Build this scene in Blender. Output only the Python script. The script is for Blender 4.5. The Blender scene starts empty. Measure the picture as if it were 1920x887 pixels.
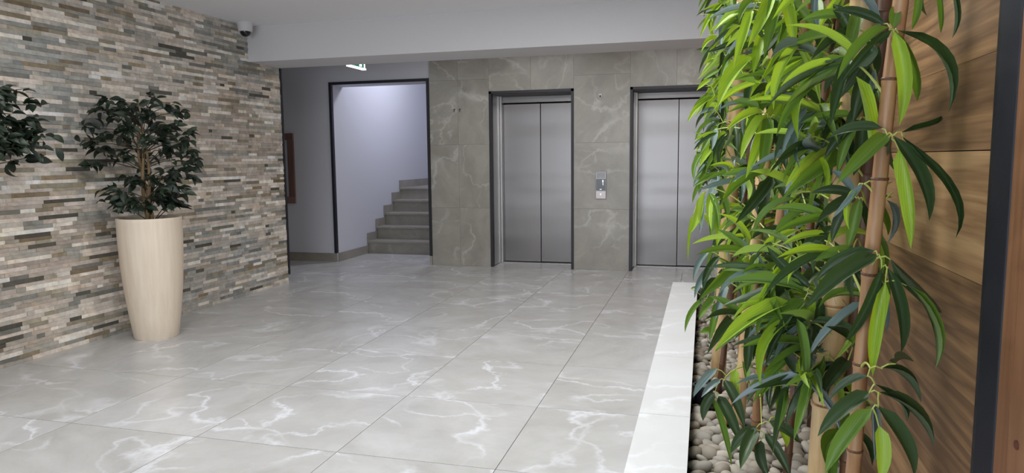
import bpy, bmesh, math, random
from mathutils import Vector, Matrix
random.seed(7)
S = bpy.context.scene
COL = S.collection

# ------------------------------------------------------------------ camera, world, lights, exposure
cam_data = bpy.data.cameras.new('camera')
cam_data.sensor_width = 36.0
cam_data.lens = 24.907
cam_data.clip_start = 0.02
cam = bpy.data.objects.new('camera', cam_data)
YAW, PITCH, ROLL = 0.2654, -0.1089, -0.0098
_f = Vector((-math.sin(YAW) * math.cos(PITCH), math.cos(YAW) * math.cos(PITCH), math.sin(PITCH)))
_r = Vector((math.cos(YAW), math.sin(YAW), 0))
_u = _r.cross(_f)
_r2 = math.cos(ROLL) * _r + math.sin(ROLL) * _u
_u2 = -math.sin(ROLL) * _r + math.cos(ROLL) * _u
CAM = Vector((0, 0, 1.31))
cam.matrix_world = Matrix((( _r2.x, _u2.x, -_f.x, CAM.x), (_r2.y, _u2.y, -_f.y, CAM.y), (_r2.z, _u2.z, -_f.z, CAM.z), (0, 0, 0, 1)))
COL.objects.link(cam)
S.camera = cam

W = bpy.data.worlds.new('daylight')
W.use_nodes = True
W.node_tree.nodes['Background'].inputs[0].default_value = (0.80, 0.88, 1.0, 1)
W.node_tree.nodes['Background'].inputs[1].default_value = 1.0
S.world = W

def area(name, loc, size, energy, color, rot=(0, 0, 0), spread=180):
    l = bpy.data.lights.new(name, 'AREA')
    l.shape = 'RECTANGLE'
    l.size, l.size_y = size
    l.energy = energy
    l.color = color
    l.spread = math.radians(spread)
    o = bpy.data.objects.new(name, l)
    o.location = loc
    o.rotation_euler = rot
    COL.objects.link(o)
    return o

# daylight through the entrance glazing behind the camera
area('entrance_daylight', (-1.6, -2.30, 1.25), (3.7, 2.2), 100, (0.86, 0.93, 1.0), (math.radians(90), 0, 0))
# ceiling fittings of the hall (out of the frame)
area('hall_light', (-0.9, 4.2, 2.60), (0.6, 0.6), 34, (1.0, 0.99, 0.98))
area('hall_light', (-0.6, 2.2, 2.60), (0.6, 0.6), 38, (1.0, 0.99, 0.98))
area('hall_light', (-2.6, 2.6, 2.60), (0.6, 0.6), 26, (1.0, 0.99, 0.98))
# lift lobby behind the beam
area('lobby_light', (-2.0, 7.10, 2.60), (0.9, 0.16), 10, (1.0, 0.98, 0.97))
area('lobby_light', (-0.3, 7.10, 2.60), (0.9, 0.16), 10, (1.0, 0.98, 0.97))
# stairwell lamp
area('stair_light', (-3.45, 9.6, 3.3), (0.5, 0.5), 30, (0.86, 0.88, 1.0), (0, math.radians(35), 0))

S.view_settings.view_transform = 'Standard'
S.view_settings.look = 'None'
S.view_settings.gamma = 1.0
S.view_settings.use_curve_mapping = False
S.view_settings.exposure = 0.0

# ------------------------------------------------------------------ helpers
def rgb(r, g, b):
    f = lambda c: ((c / 255 + 0.055) / 1.055) ** 2.4 if c > 10 else c / 255 / 12.92
    return (f(r), f(g), f(b), 1)

class NT:
    def __init__(self, name):
        self.m = bpy.data.materials.new(name)
        self.m.use_nodes = True
        self.t = self.m.node_tree
        self.n = self.t.nodes
        self.p = self.n['Principled BSDF']
        self.out = self.n['Material Output']
    def add(self, typ, **kw):
        nd = self.n.new(typ)
        for k, v in kw.items():
            setattr(nd, k, v)
        return nd
    def link(self, a, b):
        self.t.links.new(a, b)
    def val(self, sock, v):
        if hasattr(v, 'is_output') and v.is_output:
            self.link(v, sock)
        else:
            sock.default_value = v
    def noise(self, vec, scale, detail=4, rough=0.55, dist=0.0):
        nd = self.add('ShaderNodeTexNoise')
        if vec is not None: self.link(vec, nd.inputs['Vector'])
        nd.inputs['Scale'].default_value = scale
        nd.inputs['Detail'].default_value = detail
        nd.inputs['Roughness'].default_value = rough
        nd.inputs['Distortion'].default_value = dist
        return nd
    def ramp(self, fac, stops):
        nd = self.add('ShaderNodeValToRGB')
        self.link(fac, nd.inputs[0])
        e = nd.color_ramp.elements
        while len(e) < len(stops): e.new(0.5)
        for el, (p, c) in zip(e, stops):
            el.position = p
            el.color = c if len(c) == 4 else (*c, 1)
        return nd.outputs[0]
    def mix(self, fac, a, b, mode='MIX'):
        nd = self.add('ShaderNodeMix', data_type='RGBA', blend_type=mode)
        self.val(nd.inputs[0], fac); self.val(nd.inputs[6], a); self.val(nd.inputs[7], b)
        return nd.outputs[2]
    def math(self, op, a, b=0.0):
        nd = self.add('ShaderNodeMath', operation=op)
        self.val(nd.inputs[0], a); self.val(nd.inputs[1], b)
        return nd.outputs[0]
    def vmath(self, op, a, b):
        nd = self.add('ShaderNodeVectorMath', operation=op)
        self.val(nd.inputs[0], a); self.val(nd.inputs[1], b)
        return nd.outputs[0]
    def obj_coord(self, spread=0.0):
        tc = self.add('ShaderNodeTexCoord').outputs['Object']
        if spread:
            oi = self.add('ShaderNodeObjectInfo')
            c = self.add('ShaderNodeCombineXYZ')
            r = oi.outputs['Random']
            self.link(self.math('MULTIPLY', r, spread), c.inputs[0])
            self.link(self.math('MULTIPLY', r, spread * 1.7), c.inputs[1])
            self.link(self.math('MULTIPLY', r, spread * 0.6), c.inputs[2])
            tc = self.vmath('ADD', tc, c.outputs[0])
        return tc
    def bump(self, h, strength=0.2, dist=0.01):
        b = self.add('ShaderNodeBump')
        b.inputs['Strength'].default_value = strength
        b.inputs['Distance'].default_value = dist
        self.link(h, b.inputs['Height'])
        self.link(b.outputs[0], self.p.inputs['Normal'])
    def set(self, **kw):
        for k, v in kw.items():
            self.val(self.p.inputs[k], v)

def plain(name, col, rough=0.5, metal=0.0, bump=0.0, scale=80.0, var=0.06):
    t = NT(name)
    vec = t.obj_coord()
    nz = t.noise(vec, scale, 4)
    dark = tuple(c * (1 - var) for c in col[:3]) + (1,)
    light = tuple(min(1, c * (1 + var)) for c in col[:3]) + (1,)
    t.link(t.mix(nz.outputs[0], dark, light), t.p.inputs['Base Color'])
    t.set(Roughness=rough, Metallic=metal)
    if bump: t.bump(nz.outputs[0], bump, 0.004)
    return t.m

def marble(name, c1, c2, vein, rough, scale=1.0, spread=37.0, vein_amt=0.8):
    t = NT(name)
    v = t.obj_coord(spread)
    oi = t.add('ShaderNodeObjectInfo')
    vr = t.add('ShaderNodeVectorRotate', rotation_type='EULER_XYZ')
    tc0 = t.add('ShaderNodeTexCoord').outputs['Object']
    ang = t.add('ShaderNodeCombineXYZ')
    t.link(t.math('MULTIPLY', oi.outputs['Random'], 47.0), ang.inputs[2]); t.link(t.math('MULTIPLY', oi.outputs['Random'], 3.0), ang.inputs[0])
    t.link(tc0, vr.inputs['Vector']); t.link(ang.outputs[0], vr.inputs['Rotation'])
    sh = t.add('ShaderNodeCombineXYZ')
    for k, s_ in enumerate((spread, spread * 1.7, spread * 0.6)): t.link(t.math('MULTIPLY', oi.outputs['Random'], s_), sh.inputs[k])
    v = t.vmath('ADD', vr.outputs[0], sh.outputs[0])
    warp = t.noise(v, 1.1 * scale, 5, 0.6)
    off = t.vmath('SCALE', warp.outputs['Color'], (0, 0, 0))
    off.node.inputs['Scale'].default_value = 0.55
    vw = t.vmath('ADD', v, off)
    # body clouds, drawn out on the diagonal
    mp = t.add('ShaderNodeMapping'); t.link(vw, mp.inputs[0])
    mp.inputs['Rotation'].default_value = (0.3, 0.5, 0.6)
    mp.inputs['Scale'].default_value = (1.0, 2.6, 1.6)
    body = t.noise(mp.outputs[0], 2.2 * scale, 7, 0.62)
    base = t.ramp(body.outputs[0], [(0.3, c1), (0.72, c2)])
    # long diagonal ridged veins, thin and wandering, with a few cloudy ones
    def field(rot, sc, stretch, wob):
        m = t.add('ShaderNodeMapping'); t.link(v, m.inputs[0])
        m.inputs['Rotation'].default_value = rot
        m.inputs['Scale'].default_value = (sc * stretch, sc, sc)
        w = t.noise(v, 5.0 * scale, 4, 0.6)
        o = t.vmath('SCALE', w.outputs['Color'], (0, 0, 0)); o.node.inputs['Scale'].default_value = wob
        return t.noise(t.vmath('ADD', m.outputs[0], o), 1.0, 1.5, 0.4).outputs[0]
    def ridge(fd, width):
        d = t.math('ABSOLUTE', t.math('SUBTRACT', fd, 0.5))
        return t.ramp(d, [(0.0, (1, 1, 1)), (width * 0.4, (0.5, 0.5, 0.5)), (width, (0, 0, 0))])
    f1 = field((0.35, 0.5, 0.75), 1.5 * scale, 0.55, 0.34)
    f2 = field((0.9, 0.2, -0.5), 2.1 * scale, 0.55, 0.36)
    f3 = field((0.2, 0.7, 0.95), 0.9 * scale, 0.5, 0.30)
    gate = t.ramp(t.noise(v, 1.7 * scale, 2).outputs[0], [(0.36, (0, 0, 0)), (0.56, (1, 1, 1))])
    gate2 = t.ramp(t.noise(v, 2.6 * scale, 2).outputs[0], [(0.44, (0, 0, 0)), (0.60, (1, 1, 1))])
    a = t.math('MULTIPLY', ridge(f1, 0.016), gate)
    b = t.math('MULTIPLY', t.math('MULTIPLY', ridge(f2, 0.020), gate2), 0.7)
    cl = t.math('MULTIPLY', t.math('MULTIPLY', ridge(f3, 0.09), gate), 0.26)
    f = t.math('MINIMUM', t.math('MULTIPLY', t.math('ADD', t.math('MAXIMUM', a, b), cl), vein_amt), 1.0)
    t.link(t.mix(f, base, vein), t.p.inputs['Base Color'])
    t.set(Roughness=rough)
    t.p.inputs['Specular IOR Level'].default_value = 0.5
    return t.m

class MB:
    """collects shapes into one mesh"""
    def __init__(self):
        self.v, self.f, self.c = [], [], []
    def box(self, x0, x1, y0, y1, z0, z1, col=None):
        b = len(self.v)
        self.v += [(x0, y0, z0), (x1, y0, z0), (x1, y1, z0), (x0, y1, z0), (x0, y0, z1), (x1, y0, z1), (x1, y1, z1), (x0, y1, z1)]
        self.f += [tuple(b + i for i in q) for q in ((3, 2, 1, 0), (4, 5, 6, 7), (0, 1, 5, 4), (1, 2, 6, 5), (2, 3, 7, 6), (3, 0, 4, 7))]
        if col is not None: self.c += [col] * 8
        return self
    def tube(self, pts, radii, seg=10, cap=True):
        pts = [Vector(p) for p in pts]
        if not hasattr(radii, '__len__'): radii = [radii] * len(pts)
        b = len(self.v)
        ref = Vector((0.31, 0.77, 0.55))
        for i, p in enumerate(pts):
            d = (pts[min(i + 1, len(pts) - 1)] - pts[max(i - 1, 0)]).normalized()
            x = d.cross(ref)
            if x.length < 0.05: x = d.cross(Vector((1, 0, 0)))
            x.normalize(); y = d.cross(x)
            for k in range(seg):
                a = 2 * math.pi * k / seg
                self.v.append(tuple(p + (x * math.cos(a) + y * math.sin(a)) * radii[i]))
        for i in range(len(pts) - 1):
            for k in range(seg):
                k2 = (k + 1) % seg
                self.f.append((b + i * seg + k, b + i * seg + k2, b + (i + 1) * seg + k2, b + (i + 1) * seg + k))
        if cap:
            self.f.append(tuple(b + k for k in reversed(range(seg))))
            self.f.append(tuple(b + (len(pts) - 1) * seg + k for k in range(seg)))
        return self
    def lathe(self, prof, seg=40, c=(0, 0, 0)):
        b = len(self.v)
        for r, z in prof:
            for k in range(seg):
                a = 2 * math.pi * k / seg
                self.v.append((c[0] + r * math.cos(a), c[1] + r * math.sin(a), c[2] + z))
        for i in range(len(prof) - 1):
            for k in range(seg):
                k2 = (k + 1) % seg
                self.f.append((b + i * seg + k, b + i * seg + k2, b + (i + 1) * seg + k2, b + (i + 1) * seg + k))
        self.f.append(tuple(b + k for k in reversed(range(seg))))
        self.f.append(tuple(b + (len(prof) - 1) * seg + k for k in range(seg)))
        return self
    def prism(self, outline, axis, a0, a1):
        """outline: list of 2-D points; extruded on axis 0/1/2 from a0 to a1"""
        b = len(self.v); n = len(outline)
        for a in (a0, a1):
            for p, q in outline:
                self.v.append({0: (a, p, q), 1: (p, a, q), 2: (p, q, a)}[axis])
        self.f.append(tuple(b + i for i in range(n)))
        self.f.append(tuple(b + n + i for i in reversed(range(n))))
        for i in range(n):
            j = (i + 1) % n
            self.f.append((b + j, b + i, b + n + i, b + n + j))
        return self
    def mesh(self, name, mat=None, smooth=False, fix=True):
        me = bpy.data.meshes.new(name)
        me.from_pydata(self.v, [], self.f)
        if fix:
            bm = bmesh.new(); bm.from_mesh(me)
            bmesh.ops.recalc_face_normals(bm, faces=bm.faces)
            bm.to_mesh(me); bm.free()
        if self.c:
            at = me.color_attributes.new('Col', 'FLOAT_COLOR', 'POINT')
            flat = []
            for c in self.c: flat += [c[0], c[1], c[2], 1.0]
            at.data.foreach_set('color', flat)
        if mat: me.materials.append(mat)
        if smooth:
            me.shade_smooth()
            try: me.set_sharp_from_angle(angle=math.radians(40))
            except Exception: pass
        return me
    def build(self, name, mat, parent=None, smooth=False, bevel=0.0, **props):
        return obj(name, self.mesh(name, mat, smooth), parent, bevel=bevel, **props)

def obj(name, me, parent=None, bevel=0.0, loc=None, **props):
    o = bpy.data.objects.new(name, me)
    COL.objects.link(o)
    if parent is not None: o.parent = parent
    if loc is not None: o.location = loc
    if bevel:
        md = o.modifiers.new('bevel', 'BEVEL'); md.width = bevel; md.segments = 2; md.limit_method = 'ANGLE'
    for k, v in props.items(): o[k] = v
    return o

def thing(name, label, category, loc=(0, 0, 0), group=None):
    o = bpy.data.objects.new(name, None)
    o.empty_display_size = 0.1
    COL.objects.link(o)
    o.location = loc
    o['label'] = label; o['category'] = category
    if group: o['group'] = group
    return o

def structure(name, loc=(0, 0, 0), label=None):
    o = bpy.data.objects.new(name, None); o.empty_display_size = 0.1
    COL.objects.link(o); o.location = loc
    o['kind'] = 'structure'
    if label: o['label'] = label
    return o

# ------------------------------------------------------------------ materials
M_white = plain('white_paint', rgb(214, 213, 216), 0.65, bump=0.05, scale=60, var=0.02)
M_ceiling = plain('ceiling_paint', rgb(236, 236, 240), 0.7, bump=0.04, scale=60, var=0.02)
M_hook = plain('hook_grey', rgb(92, 88, 84), 0.5)
M_hall = plain('cool_white_paint', rgb(206, 207, 215), 0.6, bump=0.05, scale=60, var=0.02)
M_floor = marble('floor_porcelain', rgb(178, 177, 175), rgb(197, 197, 196), rgb(236, 239, 246), 0.26, vein_amt=0.68)
M_kerb = marble('kerb_porcelain', rgb(214, 216, 217), rgb(222, 224, 226), rgb(238, 241, 246), 0.30)
M_panel = marble('wall_porcelain', rgb(146, 142, 134), rgb(168, 164, 155), rgb(206, 204, 198), 0.30, vein_amt=0.55)
M_step = marble('step_stone', rgb(136, 131, 122), rgb(156, 151, 142), rgb(190, 186, 180), 0.4, vein_amt=0.3)
M_grout = plain('grout', rgb(105, 103, 100), 0.9)
M_black = plain('black_metal', rgb(38, 37, 44), 0.45, var=0.1)
M_post = plain('blue_black_steel', rgb(29, 31, 43), 0.6, var=0.08, bump=0.1, scale=200)
M_soil = plain('dark_soil', rgb(38, 33, 29), 0.95, bump=0.5)
M_dark = plain('dark_void', rgb(22, 21, 22), 0.9)

def steel(name, base, rough, aniso):
    t = NT(name)
    v = t.obj_coord()
    mp = t.add('ShaderNodeMapping'); t.link(v, mp.inputs[0])
    mp.inputs['Scale'].default_value = (420, 420, 1.2)
    n = t.noise(mp.outputs[0], 1.0, 3)
    t.link(t.mix(n.outputs[0], tuple(c * 0.9 for c in base[:3]) + (1,), base), t.p.inputs['Base Color'])
    t.set(Metallic=1.0, Roughness=rough, Anisotropic=aniso)
    mw = t.add('ShaderNodeMapping'); t.link(v, mw.inputs[0]); mw.inputs['Scale'].default_value = (0.35, 0.35, 1.5)
    wv = t.noise(mw.outputs[0], 1.0, 2)
    t.bump(wv.outputs[0], 0.35, 0.05)
    tg = t.add('ShaderNodeTangent', direction_type='RADIAL', axis='Z')
    t.link(tg.outputs[0], t.p.inputs['Tangent'])
    return t.m
M_steel = steel('brushed_steel', (0.27, 0.254, 0.25, 1), 0.30, 0.7)
M_steel2 = steel('jamb_steel', (0.66, 0.65, 0.65, 1), 0.38, 0.4)

def stone_mat():
    t = NT('split_stone')
    at = t.add('ShaderNodeAttribute', attribute_name='Col')
    v = t.obj_coord()
    n1 = t.noise(v, 14, 6, 0.65, 0.6)
    n2 = t.noise(v, 3.0, 3, 0.5)
    c = t.mix(1.0, at.outputs['Color'], t.ramp(n1.outputs[0], [(0.25, (0.62, 0.62, 0.62)), (0.75, (1.30, 1.27, 1.24))]), 'MULTIPLY')
    c = t.mix(t.math('MULTIPLY', t.ramp(n2.outputs[0], [(0.5, (0, 0, 0)), (0.7, (1, 1, 1))]), 0.35), c, t.mix(1.0, c, (1.0, 0.86, 0.68, 1), 'MULTIPLY'))
    t.link(c, t.p.inputs['Base Color'])
    t.set(Roughness=0.75)
    n3 = t.noise(v, 45, 5, 0.7)
    t.bump(n3.outputs[0], 0.5, 0.006)
    return t.m
M_stone = stone_mat()

def wood(name, c1, c2, c3, axis, rough=0.5, spread=23.0, knots=False):
    t = NT(name)
    v = t.obj_coord(spread)
    mp = t.add('ShaderNodeMapping'); t.link(v, mp.inputs[0])
    sc = [7.0, 7.0, 7.0]; sc[axis] = 0.55
    mp.inputs['Scale'].default_value = sc
    w = t.noise(mp.outputs[0], 1.3, 3, 0.5, 0.25)
    rings = t.math('FRACT', t.math('MULTIPLY', w.outputs[0], 7.0))
    rings = t.math('ABSOLUTE', t.math('SUBTRACT', rings, 0.5))
    sc2 = [160, 160, 160]; sc2[axis] = 4
    mp2 = t.add('ShaderNodeMapping'); t.link(v, mp2.inputs[0]); mp2.inputs['Scale'].default_value = sc2
    fine = t.noise(mp2.outputs[0], 1.0, 3)
    oi = t.add('ShaderNodeObjectInfo')
    f = t.math('ADD', t.math('MULTIPLY', rings, 0.75), t.math('MULTIPLY', fine.outputs[0], 0.45))
    f = t.math('ADD', f, t.math('MULTIPLY', t.math('SUBTRACT', oi.outputs['Random'], 0.5), 0.5))
    col = t.ramp(f, [(0.1, c1), (0.45, c2), (0.85, c3)])
    if knots:
        vo = t.add('ShaderNodeTexVoronoi'); t.link(v, vo.inputs['Vector']); vo.inputs['Scale'].default_value = 2.2
        k = t.ramp(vo.outputs['Distance'], [(0.035, (1, 1, 1)), (0.06, (0, 0, 0))])
        col = t.mix(t.math('MULTIPLY', k, 0.7), col, rgb(92, 50, 38))
    t.link(col, t.p.inputs['Base Color'])
    t.set(Roughness=rough)
    t.bump(fine.outputs[0], 0.15, 0.002)
    return t.m
M_walnut = wood('walnut_plank', rgb(116, 87, 62), rgb(160, 123, 87), rgb(198, 161, 117), 1)
M_pine = wood('orange_board', rgb(122, 82, 56), rgb(142, 98, 68), rgb(158, 113, 80), 2)
M_knot = plain('knot_wood', rgb(104, 58, 46), 0.6, var=0.2)
M_frame_wood = wood('red_brown_frame', rgb(108, 82, 74), rgb(124, 96, 86), rgb(136, 106, 96), 2)

def leaf_mat(name, top, vein, under, transl, rough, tcol):
    t = NT(name)
    tc = t.add('ShaderNodeTexCoord').outputs['Object']
    sx = t.add('ShaderNodeSeparateXYZ'); t.link(tc, sx.inputs[0])
    mid = t.ramp(t.math('ABSOLUTE', sx.outputs[1]), [(0.0, (1, 1, 1)), (0.035, (0.35, 0.35, 0.35)), (0.07, (0, 0, 0))])
    mp = t.add('ShaderNodeMapping'); t.link(tc, mp.inputs[0]); mp.inputs['Scale'].default_value = (2.0, 26, 1)
    n = t.noise(mp.outputs[0], 1.0, 4)
    oi = t.add('ShaderNodeObjectInfo')
    veins = t.math('MULTIPLY', t.math('SINE', t.math('MULTIPLY', sx.outputs[1], 70.0)), 0.22)
    base = t.mix(t.math('ADD', n.outputs[0], veins), tuple(c * 0.62 for c in top[:3]) + (1,), tuple(c * 1.3 for c in top[:3]) + (1,))
    base = t.mix(t.math('MULTIPLY', oi.outputs['Random'], 0.35), base, vein)
    base = t.mix(t.math('MULTIPLY', mid, 0.5), base, vein)
    geo = t.add('ShaderNodeNewGeometry')
    base = t.mix(geo.outputs['Backfacing'], base, under)
    t.link(base, t.p.inputs['Base Color'])
    t.set(Roughness=rough)
    t.bump(n.outputs[0], 0.25, 0.004)
    tr = t.add('ShaderNodeBsdfTranslucent'); tr.inputs[0].default_value = tcol
    mx = t.add('ShaderNodeMixShader'); mx.inputs[0].default_value = transl
    t.link(t.p.outputs[0], mx.inputs[1]); t.link(tr.outputs[0], mx.inputs[2])
    t.link(mx.outputs[0], t.out.inputs[0])
    return t.m
LEAF_MATS = {
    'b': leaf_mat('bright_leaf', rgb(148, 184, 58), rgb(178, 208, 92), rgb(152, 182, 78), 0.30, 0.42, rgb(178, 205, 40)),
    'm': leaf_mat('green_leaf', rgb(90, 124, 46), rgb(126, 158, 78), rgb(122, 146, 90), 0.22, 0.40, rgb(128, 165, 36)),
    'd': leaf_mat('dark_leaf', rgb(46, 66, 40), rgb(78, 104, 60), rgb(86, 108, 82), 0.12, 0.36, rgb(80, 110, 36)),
    'u': leaf_mat('grey_leaf', rgb(112, 132, 130), rgb(152, 168, 166), rgb(152, 166, 176), 0.10, 0.30, rgb(120, 150, 110)),
}
FICUS_MATS = [leaf_mat('ficus_leaf', rgb(36, 50, 36), rgb(56, 72, 52), rgb(54, 68, 52), 0.06, 0.42, rgb(50, 80, 36)),
              leaf_mat('ficus_leaf_dark', rgb(27, 37, 29), rgb(44, 58, 44), rgb(46, 58, 48), 0.05, 0.40, rgb(40, 64, 32))]

def bamboo_mat(name, c1, c2, c3):
    t = NT(name)
    v = t.obj_coord(11.0)
    mp = t.add('ShaderNodeMapping'); t.link(v, mp.inputs[0]); mp.inputs['Scale'].default_value = (60, 60, 3)
    n = t.noise(mp.outputs[0], 1.0, 5)
    n2 = t.noise(v, 5.0, 3)
    f = t.math('ADD', t.math('MULTIPLY', n.outputs[0], 0.6), t.math('MULTIPLY', n2.outputs[0], 0.4))
    t.link(t.ramp(f, [(0.32, c1), (0.5, c2), (0.66, c3)]), t.p.inputs['Base Color'])
    t.set(Roughness=0.45)
    t.bump(n.outputs[0], 0.12, 0.002)
    return t.m
STEM_MATS = [bamboo_mat('pale_bamboo', rgb(172, 138, 94), rgb(196, 164, 118), rgb(210, 182, 138)),
             bamboo_mat('brown_bamboo', rgb(128, 90, 60), rgb(156, 116, 80), rgb(180, 142, 102)),
             bamboo_mat('dark_bamboo', rgb(72, 48, 36), rgb(98, 68, 50), rgb(122, 90, 66))]
M_node = plain('bamboo_node', rgb(96, 66, 46), 0.6, var=0.2)
M_twig = plain('pale_green_twig', rgb(176, 186, 96), 0.5, var=0.12)
M_twig_brown = plain('brown_bark', rgb(126, 104, 74), 0.8, bump=0.5, scale=40, var=0.25)
M_branch = plain('dark_branch', rgb(62, 56, 40), 0.8, var=0.2)
M_pot = None
def pot_mat():
    t = NT('cream_pot')
    v = t.obj_coord()
    mp = t.add('ShaderNodeMapping'); t.link(v, mp.inputs[0]); mp.inputs['Scale'].default_value = (26, 26, 1.4)
    n = t.noise(mp.outputs[0], 1.0, 5, 0.6)
    n2 = t.noise(v, 4.0, 3)
    c = t.ramp(n.outputs[0], [(0.3, rgb(222, 205, 184)), (0.7, rgb(238, 224, 206))])
    sx = t.add('ShaderNodeSeparateXYZ'); t.link(v, sx.inputs[0])
    c = t.mix(t.math('MULTIPLY', n2.outputs[0], 0.25), c, rgb(212, 195, 174))
    t.link(c, t.p.inputs['Base Color']); t.set(Roughness=0.55)
    t.bump(n.outputs[0], 0.15, 0.003)
    return t.m
M_pot = pot_mat()

def pebble_mat(name, attr):
    t = NT(name)
    v = t.obj_coord(9.0)
    n = t.noise(v, 30, 5)
    if attr:
        base = t.add('ShaderNodeAttribute', attribute_name='Col').outputs['Color']
    else:
        oi = t.add('ShaderNodeObjectInfo')
        base = t.ramp(oi.outputs['Random'], [(0.0, rgb(138, 130, 118)), (0.3, rgb(180, 172, 158)), (0.5, rgb(150, 146, 138)), (0.8, rgb(194, 187, 174)), (1.0, rgb(128, 117, 104))])
    t.link(t.mix(1.0, base, t.ramp(n.outputs[0], [(0.3, (0.8, 0.8, 0.8)), (0.7, (1.1, 1.1, 1.1))]), 'MULTIPLY'), t.p.inputs['Base Color'])
    t.set(Roughness=0.7)
    t.bump(n.outputs[0], 0.2, 0.003)
    return t.m
M_pebble = pebble_mat('river_pebble', False)
M_pebbles = pebble_mat('river_pebbles', True)

def emit(name, col, strength):
    t = NT(name)
    t.set(**{'Base Color': col, 'Emission Color': col, 'Emission Strength': strength})
    return t.m
M_glow = emit('exit_glow', (0.95, 0.98, 1.0, 1), 2.2)
M_exit_green = emit('exit_green', rgb(20, 110, 90), 0.5)
M_glyph = emit('display_glyph', (0.9, 0.95, 1.0, 1), 0.9)

# ------------------------------------------------------------------ floor
XL, XR, YB, YW, ZC = -4.34, 0.52, -2.4, 8.24, 2.62      # stone face, plank face, front wall, lift wall, ceiling
fl = MB().box(-6.3, 0.7, YB - 0.2, YW, -0.15, -0.006).box(-4.9, -2.9, YW, 12.2, -0.15, -0.006).box(-2.9, 0.7, YW, 8.9, -0.15, -0.006)
floor = fl.build('floor', M_grout, kind='structure')
xs = [-0.222]
x = -0.834
while x > -6.3:
    xs.append(x); x -= 0.748
xs.append(-6.3)
ys = [3.545 + 0.783 * k for k in range(-7, 12)]
g = 0.0017
tile_cache = {}
def tile_mesh(w, d):
    k = (round(w, 3), round(d, 3))
    if k not in tile_cache:
        tile_cache[k] = MB().box(-w / 2 + g, w / 2 - g, -d / 2 + g, d / 2 - g, -0.006, 0).mesh('tile', M_floor)
    return tile_cache[k]
def put_tile(x0, x1, y0, y1):
    obj('tile', tile_mesh(x1 - x0, y1 - y0), floor, loc=((x0 + x1) / 2, (y0 + y1) / 2, 0))
for i in range(len(xs) - 1):
    x1, x0 = xs[i], xs[i + 1]
    for j in range(len(ys) - 1):
        y0, y1 = ys[j], min(ys[j + 1], YW)
        if y0 >= YW: continue
        if x1 <= XL - 0.02 and y1 < 6.72: continue
        if x0 < XL and y0 < 6.72: 
            if y1 <= 6.75: put_tile(max(x0, XL + 0.0), x1, y0, y1)
            else:
                if x1 > XL: put_tile(max(x0, XL), x1, y0, 6.73)
                put_tile(x0, x1, 6.73, y1)
        else: put_tile(x0, x1, y0, y1)
put_tile(-0.222, 0.52, 5.39, 5.894); put_tile(-0.222, 0.52, 5.894, 6.677); put_tile(-0.222, 0.52, 6.677, 7.46); put_tile(-0.222, 0.52, 7.46, YW)
for (x0, x1) in ((-4.6, -3.94), (-3.94, -3.20)): put_tile(x0, x1, YW, 9.12)
for (x0, x1) in ((-2.48, -1.51), (-0.80, 0.17)): put_tile(x0, x1, YW, 8.60)

# ------------------------------------------------------------------ ceiling and beam
MB().box(-6.3, 0.7, YB - 0.2, YW + 0.3, ZC, ZC + 0.15).build('ceiling', M_ceiling, kind='structure')
MB().box(XL + 0.002, 0.60, 6.17, 6.69, 2.281, ZC).build('trim_2', M_white, kind='structure', label='white ceiling beam crossing the hall')

# ------------------------------------------------------------------ left wall of stacked split stone
wall_left = MB().box(-6.3, XL - 0.004, YB, 6.70, 0, ZC).build('wall_left', plain('mortar', rgb(140, 134, 126), 0.9), kind='structure')
PAL = [((222, 215, 205), 7), ((210, 199, 190), 7), ((196, 189, 180), 7), ((174, 171, 163), 6), ((154, 155, 149), 4), ((130, 132, 127), 2.6),
       ((164, 157, 138), 3.5), ((154, 141, 116), 2), ((138, 122, 98), 1.2), ((92, 90, 82), 2.2), ((202, 188, 172), 3), ((236, 230, 221), 6)]
PALW = [w for _, w in PAL]
strips = []
rng = random.Random(11)
z = 0.0
row = 0
def cluster(y, zz):
    return math.sin(y * 1.9 + zz * 2.3) + math.sin(y * 0.8 - zz * 3.1 + 1.3)
while z < ZC - 0.002:
    h = rng.choice((0.024, 0.027, 0.027, 0.030))
    z1 = min(z + h, ZC)
    y = 2.15 + rng.random() * 0.1
    while y < 6.69:
        L = rng.choice((0.06, 0.10, 0.13, 0.16, 0.20, 0.25, 0.30))* rng.uniform(0.85, 1.15)
        y1 = min(y + L, 6.69)
        if 6.69 - y1 < 0.03: y1 = 6.69
        c = rng.choices(PAL, PALW)[0][0]
        k = cluster(y, z)
        if k > 0.9 and rng.random() < 0.45: c = rng.choice(((182, 170, 156), (192, 180, 170), (170, 164, 150), (188, 176, 168)))
        if k < -0.9 and rng.random() < 0.45: c = rng.choice(((168, 170, 167), (150, 154, 153), (186, 183, 176)))
        j = rng.uniform(0.94, 1.14)
        gq = sum(c) / 3
        col = rgb(*[min(250, (q * 0.85 + gq * 0.15) * j) for q in c])
        strips.append((y, y1, z, z1, rng.uniform(0.001, 0.008), col))
        y = y1
    z = z1
def view_area(s):
    y, y1, z, z1 = s[:4]
    d = Vector((XL, (y + y1) / 2, (z + z1) / 2)) - CAM
    depth = d.dot(_f)
    px = d.dot(_r2) / depth; py = d.dot(_u2) / depth
    if depth < 0.5 or abs(px) > 0.72 or abs(py) > 0.333: return 0
    return (y1 - y) * (z1 - z) * 4.34 / d.length ** 3
order = sorted(range(len(strips)), key=lambda i: -view_area(strips[i]))
single = set(order[:300])
stuff = MB()
gp = 0.0004
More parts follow.
